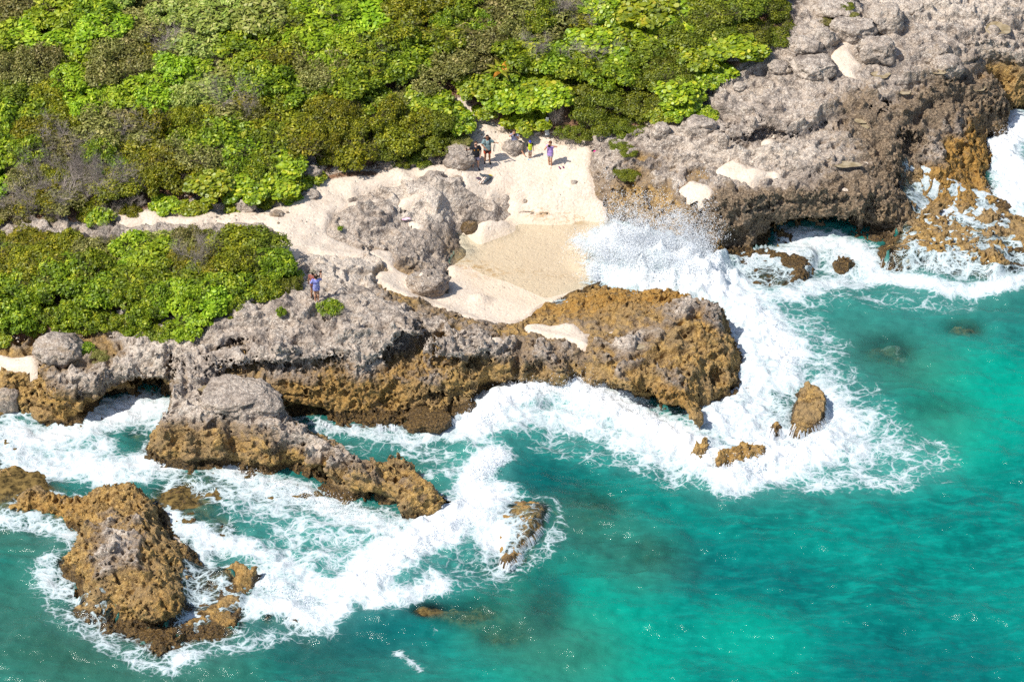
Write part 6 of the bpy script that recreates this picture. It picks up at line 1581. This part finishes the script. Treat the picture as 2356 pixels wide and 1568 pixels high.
# loose stones below the scrub: too many to count
def scatter_stones(name, polys, n, smin, smax, att, label):
    v, f = ICO[3]; v = v[:42] if False else v
    import bmesh
    vv, ff = ico(1); V_, F_ = [], []; k_ = 0
    for px0, py0, px1, py1, w_ in polys: pass
    for i in range(n):
        px0, py0, px1, py1, w_ = polys[rng.integers(0, len(polys))]; t_ = rng.random()
        x, y, z = ground(px0 + (px1 - px0) * t_ + rng.normal(0, w_), py0 + (py1 - py0) * t_ + rng.normal(0, w_ * .5))
        s_ = smin + (smax - smin) * rng.random() ** 3
        m_ = vv * (1 + .25 * rng.normal(size=(len(vv), 1))) * s_ * np.array([1, .8, .6]); a_ = rng.random() * 6.28
        m_ = np.stack([m_[:, 0] * math.cos(a_) - m_[:, 1] * math.sin(a_), m_[:, 0] * math.sin(a_) + m_[:, 1] * math.cos(a_), m_[:, 2]], 1) + [x, y, z + s_ * .3 + .06]
        V_.append(m_); F_.append(ff + k_); k_ += len(vv)
    V_ = np.concatenate(V_).astype(np.float32); n_ = len(V_)
    link(name, quad_mesh(name, V_, np.concatenate(F_), {'ochre': rng.random(n_) * .0 + att, 'wet': np.zeros(n_), 'orange': np.zeros(n_), 'pale': np.full(n_, .7)}, smooth=False), M_ROCK, kind='stuff', label=label)
scatter_stones('pebbles', [(1190,308,1345,335,12),(1060,262,1112,312,8),(1150,300,1200,312,8),(745,402,880,386,6)], 420, .02, .09, .3, 'loose pebbles and coral rubble along the foot of the scrub')
scatter_stones('rubble', [(20,775,260,778,12),(250,775,380,785,8),(430,500,640,500,20)], 220, .02, .10, .2, 'broken stones under the scrub at the left shore')
scatter_stones('sand_stones', [(1050,400,1350,450,40),(700,500,640,600,25),(1180,650,1000,700,30)], 90, .015, .05, .2, 'few scattered small stones on the open sand')
print('things', time.time() - T0)

# ------------------------------------------------------------------ spray, falling water
M_DROP, nt, out = new_mat('white_spray'); b = NB(nt)
d_ = b.n('ShaderNodeBsdfDiffuse'); d_.inputs[0].default_value = (.90, .92, .94, 1); t_ = b.n('ShaderNodeBsdfTranslucent'); t_.inputs[0].default_value = (.92, .95, .97, 1)
x_ = b.n('ShaderNodeMixShader'); x_.inputs[0].default_value = .55; b.put(x_, 1, d_.outputs[0]); b.put(x_, 2, t_.outputs[0]); nt.links.new(x_.outputs[0], out.inputs[0])
def drops_mesh(name, C_, S_):
    """torn flakes of white water, most of them turned up towards the sun"""
    n = len(C_); nr = np.array([-.25, -.35, .85]) + rng.normal(0, .38, (n, 3)); nr /= np.linalg.norm(nr, axis=1)[:, None]  # normals lean towards the sun so that the spray looks brighter
    t = np.cross(nr, rng.normal(size=(n, 3))); t /= np.linalg.norm(t, axis=1)[:, None]; bt = np.cross(nr, t)
    a, c = S_[:, None] * rng.uniform(.8, 1.7, (n, 1)), S_[:, None] * rng.uniform(.6, 1.0, (n, 1))
    P_ = np.stack([C_ - t * a, C_ + bt * c, C_ + t * a, C_ - bt * c], 1)
    F_ = np.arange(n)[:, None] * 4 + [0, 1, 2, 3]
    return quad_mesh(name, P_.reshape(-1, 3).astype(np.float32), F_, smooth=False)
C_, S_ = [], []
def jets(line, n, per, up, spread, lean, s0, s1, z0=.1):
    a = np.array(line, float); x, y = at(a[:, 0], a[:, 1], z0)
    for _ in range(n):
        t = rng.random() * (len(a) - 1); i = int(t); t -= i
        ox, oy = x[i] + (x[i + 1] - x[i]) * t, y[i] + (y[i + 1] - y[i]) * t
        v = np.array([rng.normal(lean[0], spread), rng.normal(lean[1], spread), abs(rng.normal(up, up * .35))])
        T1 = rng.random() * .9 + .1
        tt = np.clip(T1 * v[2] / 9.8 * 1.2 + rng.normal(0, .10, per), 0.0, None) + (rng.random(per) * .06)
        p = np.stack([ox + v[0] * tt, oy + v[1] * tt, z0 + v[2] * tt - 4.9 * tt ** 2], 1) + rng.normal(0, 1, (per, 3)) * ((.06 if up > 2.2 else .26) + .24 * tt[:, None]) * [1, 1, .5]
        C_.append(p); S_.append(s0 + (s1 - s0) * rng.random(per) ** 2.5)
jets([(1400,590),(1480,600),(1560,600),(1630,625)], 520, 110, 5.6, .9, (-.7, .3), .010, .028)
jets([(1420,610),(1500,625),(1600,640)], 500, 110, 3.2, .8, (-.5, .1), .012, .034)
jets([(1380,600),(1440,620),(1540,640),(1640,660)], 560, 80, 4.0, 1.0, (-.9, .2), .011, .032)
jets([(1330,560),(1380,600),(1370,650)], 140, 40, 2.4, .8, (-.9, .1), .012, .035)
jets([(1570,560),(1640,590)], 120, 40, 5.2, .5, (.1, .1), .012, .035)
P_ = np.concatenate(C_); S2 = np.concatenate(S_); k_ = (P_[:, 2] > -.1); link('spray', drops_mesh('spray', P_[k_], S2[k_]), M_DROP, kind='stuff', label='burst of white spray where the wave hits the corner of the cove')
C_, S_ = [], []
jets([(1090,975),(1150,920),(1240,890),(1320,890),(1400,920),(1500,975)], 260, 26, 2.0, .5, (.1, .2), .010, .026, .6)
jets([(1120,1165),(1040,1205),(960,1250),(880,1300),(830,1340)], 260, 26, 1.5, .5, (-.2, -.2), .010, .024, .4)
jets([(1150,1050),(1095,1090)], 70, 30, 1.5, .4, (-.1, 0), .012, .035, .4)
jets([(1600,1040),(1700,1075),(1800,1050),(1900,1000)], 160, 26, 1.5, .4, (0, 0), .012, .035, .2)
jets([(2320,300),(2290,350),(2310,410),(2290,450)], 90, 26, 1.8, .4, (-.3, 0), .012, .035, .2)
jets([(1700,700),(1780,760),(1830,850)], 110, 24, 1.2, .4, (0, 0), .012, .032, .2)
jets([(600,1340),(660,1370),(740,1400)], 90, 24, 1.2, .4, (0, 0), .012, .032, .1)
jets([(540,1085),(640,1115),(780,1165),(910,1215)], 110, 24, 1.2, .3, (0, 0), .012, .032, .1)
P_ = np.concatenate(C_); S2 = np.concatenate(S_); link('wave_spray', drops_mesh('wave_spray', P_, S2), M_DROP, kind='stuff', label='white spray thrown up along the breaking waves')
# threads of water falling from the low ledges
M_FALL, nt, out = new_mat('falling_water'); b = NB(nt)
d_ = b.n('ShaderNodeBsdfDiffuse'); d_.inputs[0].default_value = (.80, .84, .87, 1); t_ = b.n('ShaderNodeBsdfTransparent'); x_ = b.n('ShaderNodeMixShader'); x_.inputs[0].default_value = .5
b.put(x_, 1, t_.outputs[0]); b.put(x_, 2, d_.outputs[0]); nt.links.new(x_.outputs[0], out.inputs[0])
def falls(name, line, n, top, label, w=.028, clump=.12):
    a = np.array(line, float); x, y = at(a[:, 0], a[:, 1], 0); L_ = np.concatenate([[0], np.cumsum(np.hypot(np.diff(x), np.diff(y)))])
    V_, F_ = [], []; cs_ = rng.random(max(2, int(n * .18))) * L_[-1]
    for i in range(n):
        s_ = (cs_[rng.integers(0, len(cs_))] + rng.normal(0, clump)) if rng.random() < .75 else rng.random() * L_[-1]
        s_ = min(max(s_, 0), L_[-1]); px_ = np.interp(s_, L_, x); py_ = np.interp(s_, L_, y)
        k_ = min(max(int(np.searchsorted(L_, s_)) - 1, 0), len(x) - 2); dx, dy = x[k_ + 1] - x[k_], y[k_ + 1] - y[k_]; q = math.hypot(dx, dy); dx /= q; dy /= q
        nx_, ny_ = dy, -dx
        ww = w * rng.uniform(.4, 1.5); tz = top * rng.uniform(.45, 1.05); off = rng.uniform(-.05, .06); b0 = len(V_)
        for t in (0, .25, .6, 1.0):
            z = tz * (1 - t) + .02; o_ = -.12 + off + .26 * math.sqrt(t + .02)
            for sd in (-1, 1): V_.append((px_ + nx_ * o_ + dx * ww * sd * (1 + .4 * t), py_ + ny_ * o_ + dy * ww * sd * (1 + .4 * t), z))
        for t in range(3): F_.append([b0 + 2 * t, b0 + 2 * t + 1, b0 + 2 * t + 3, b0 + 2 * t + 2])
    link(name, quad_mesh(name, np.array(V_, np.float32), np.array(F_)), M_FALL, kind='stuff', label=label)
falls('falling_water', [(2016,612),(2055,626),(2126,624),(2176,647),(2217,644),(2287,654),(2325,642),(2360,632)], 30, .85, 'threads of water falling from the long ledge on the right', .014)
falls('falling_water', [(1145,1302),(1172,1310),(1196,1290),(1206,1260),(1233,1242),(1256,1206),(1268,1172)], 120, .40, 'curtain of water off the edge of the wedge-shaped rock', .02)
falls('falling_water', [(1816,998),(1838,1018),(1864,1014),(1882,1002),(1899,986),(1902,948)], 120, .75, 'threads of water off the curved rock')
falls('falling_water', [(1766,1004),(1783,1012),(1800,1004)], 30, .6, 'threads of water off the rock stub')
falls('falling_water', [(1640,1080),(1670,1088),(1705,1082),(1735,1073),(1758,1063)], 70, .5, 'threads of water off the ragged rock')
falls('falling_water', [(690,970),(760,984),(860,990),(920,987)], 22, .33, 'trickles off the tidal ledge under the headland')
falls('falling_water', [(1040,982),(1057,966),(1097,967),(1117,947)], 60, .45, 'trickles off the outer end of the tidal ledge')
print('done', time.time() - T0)
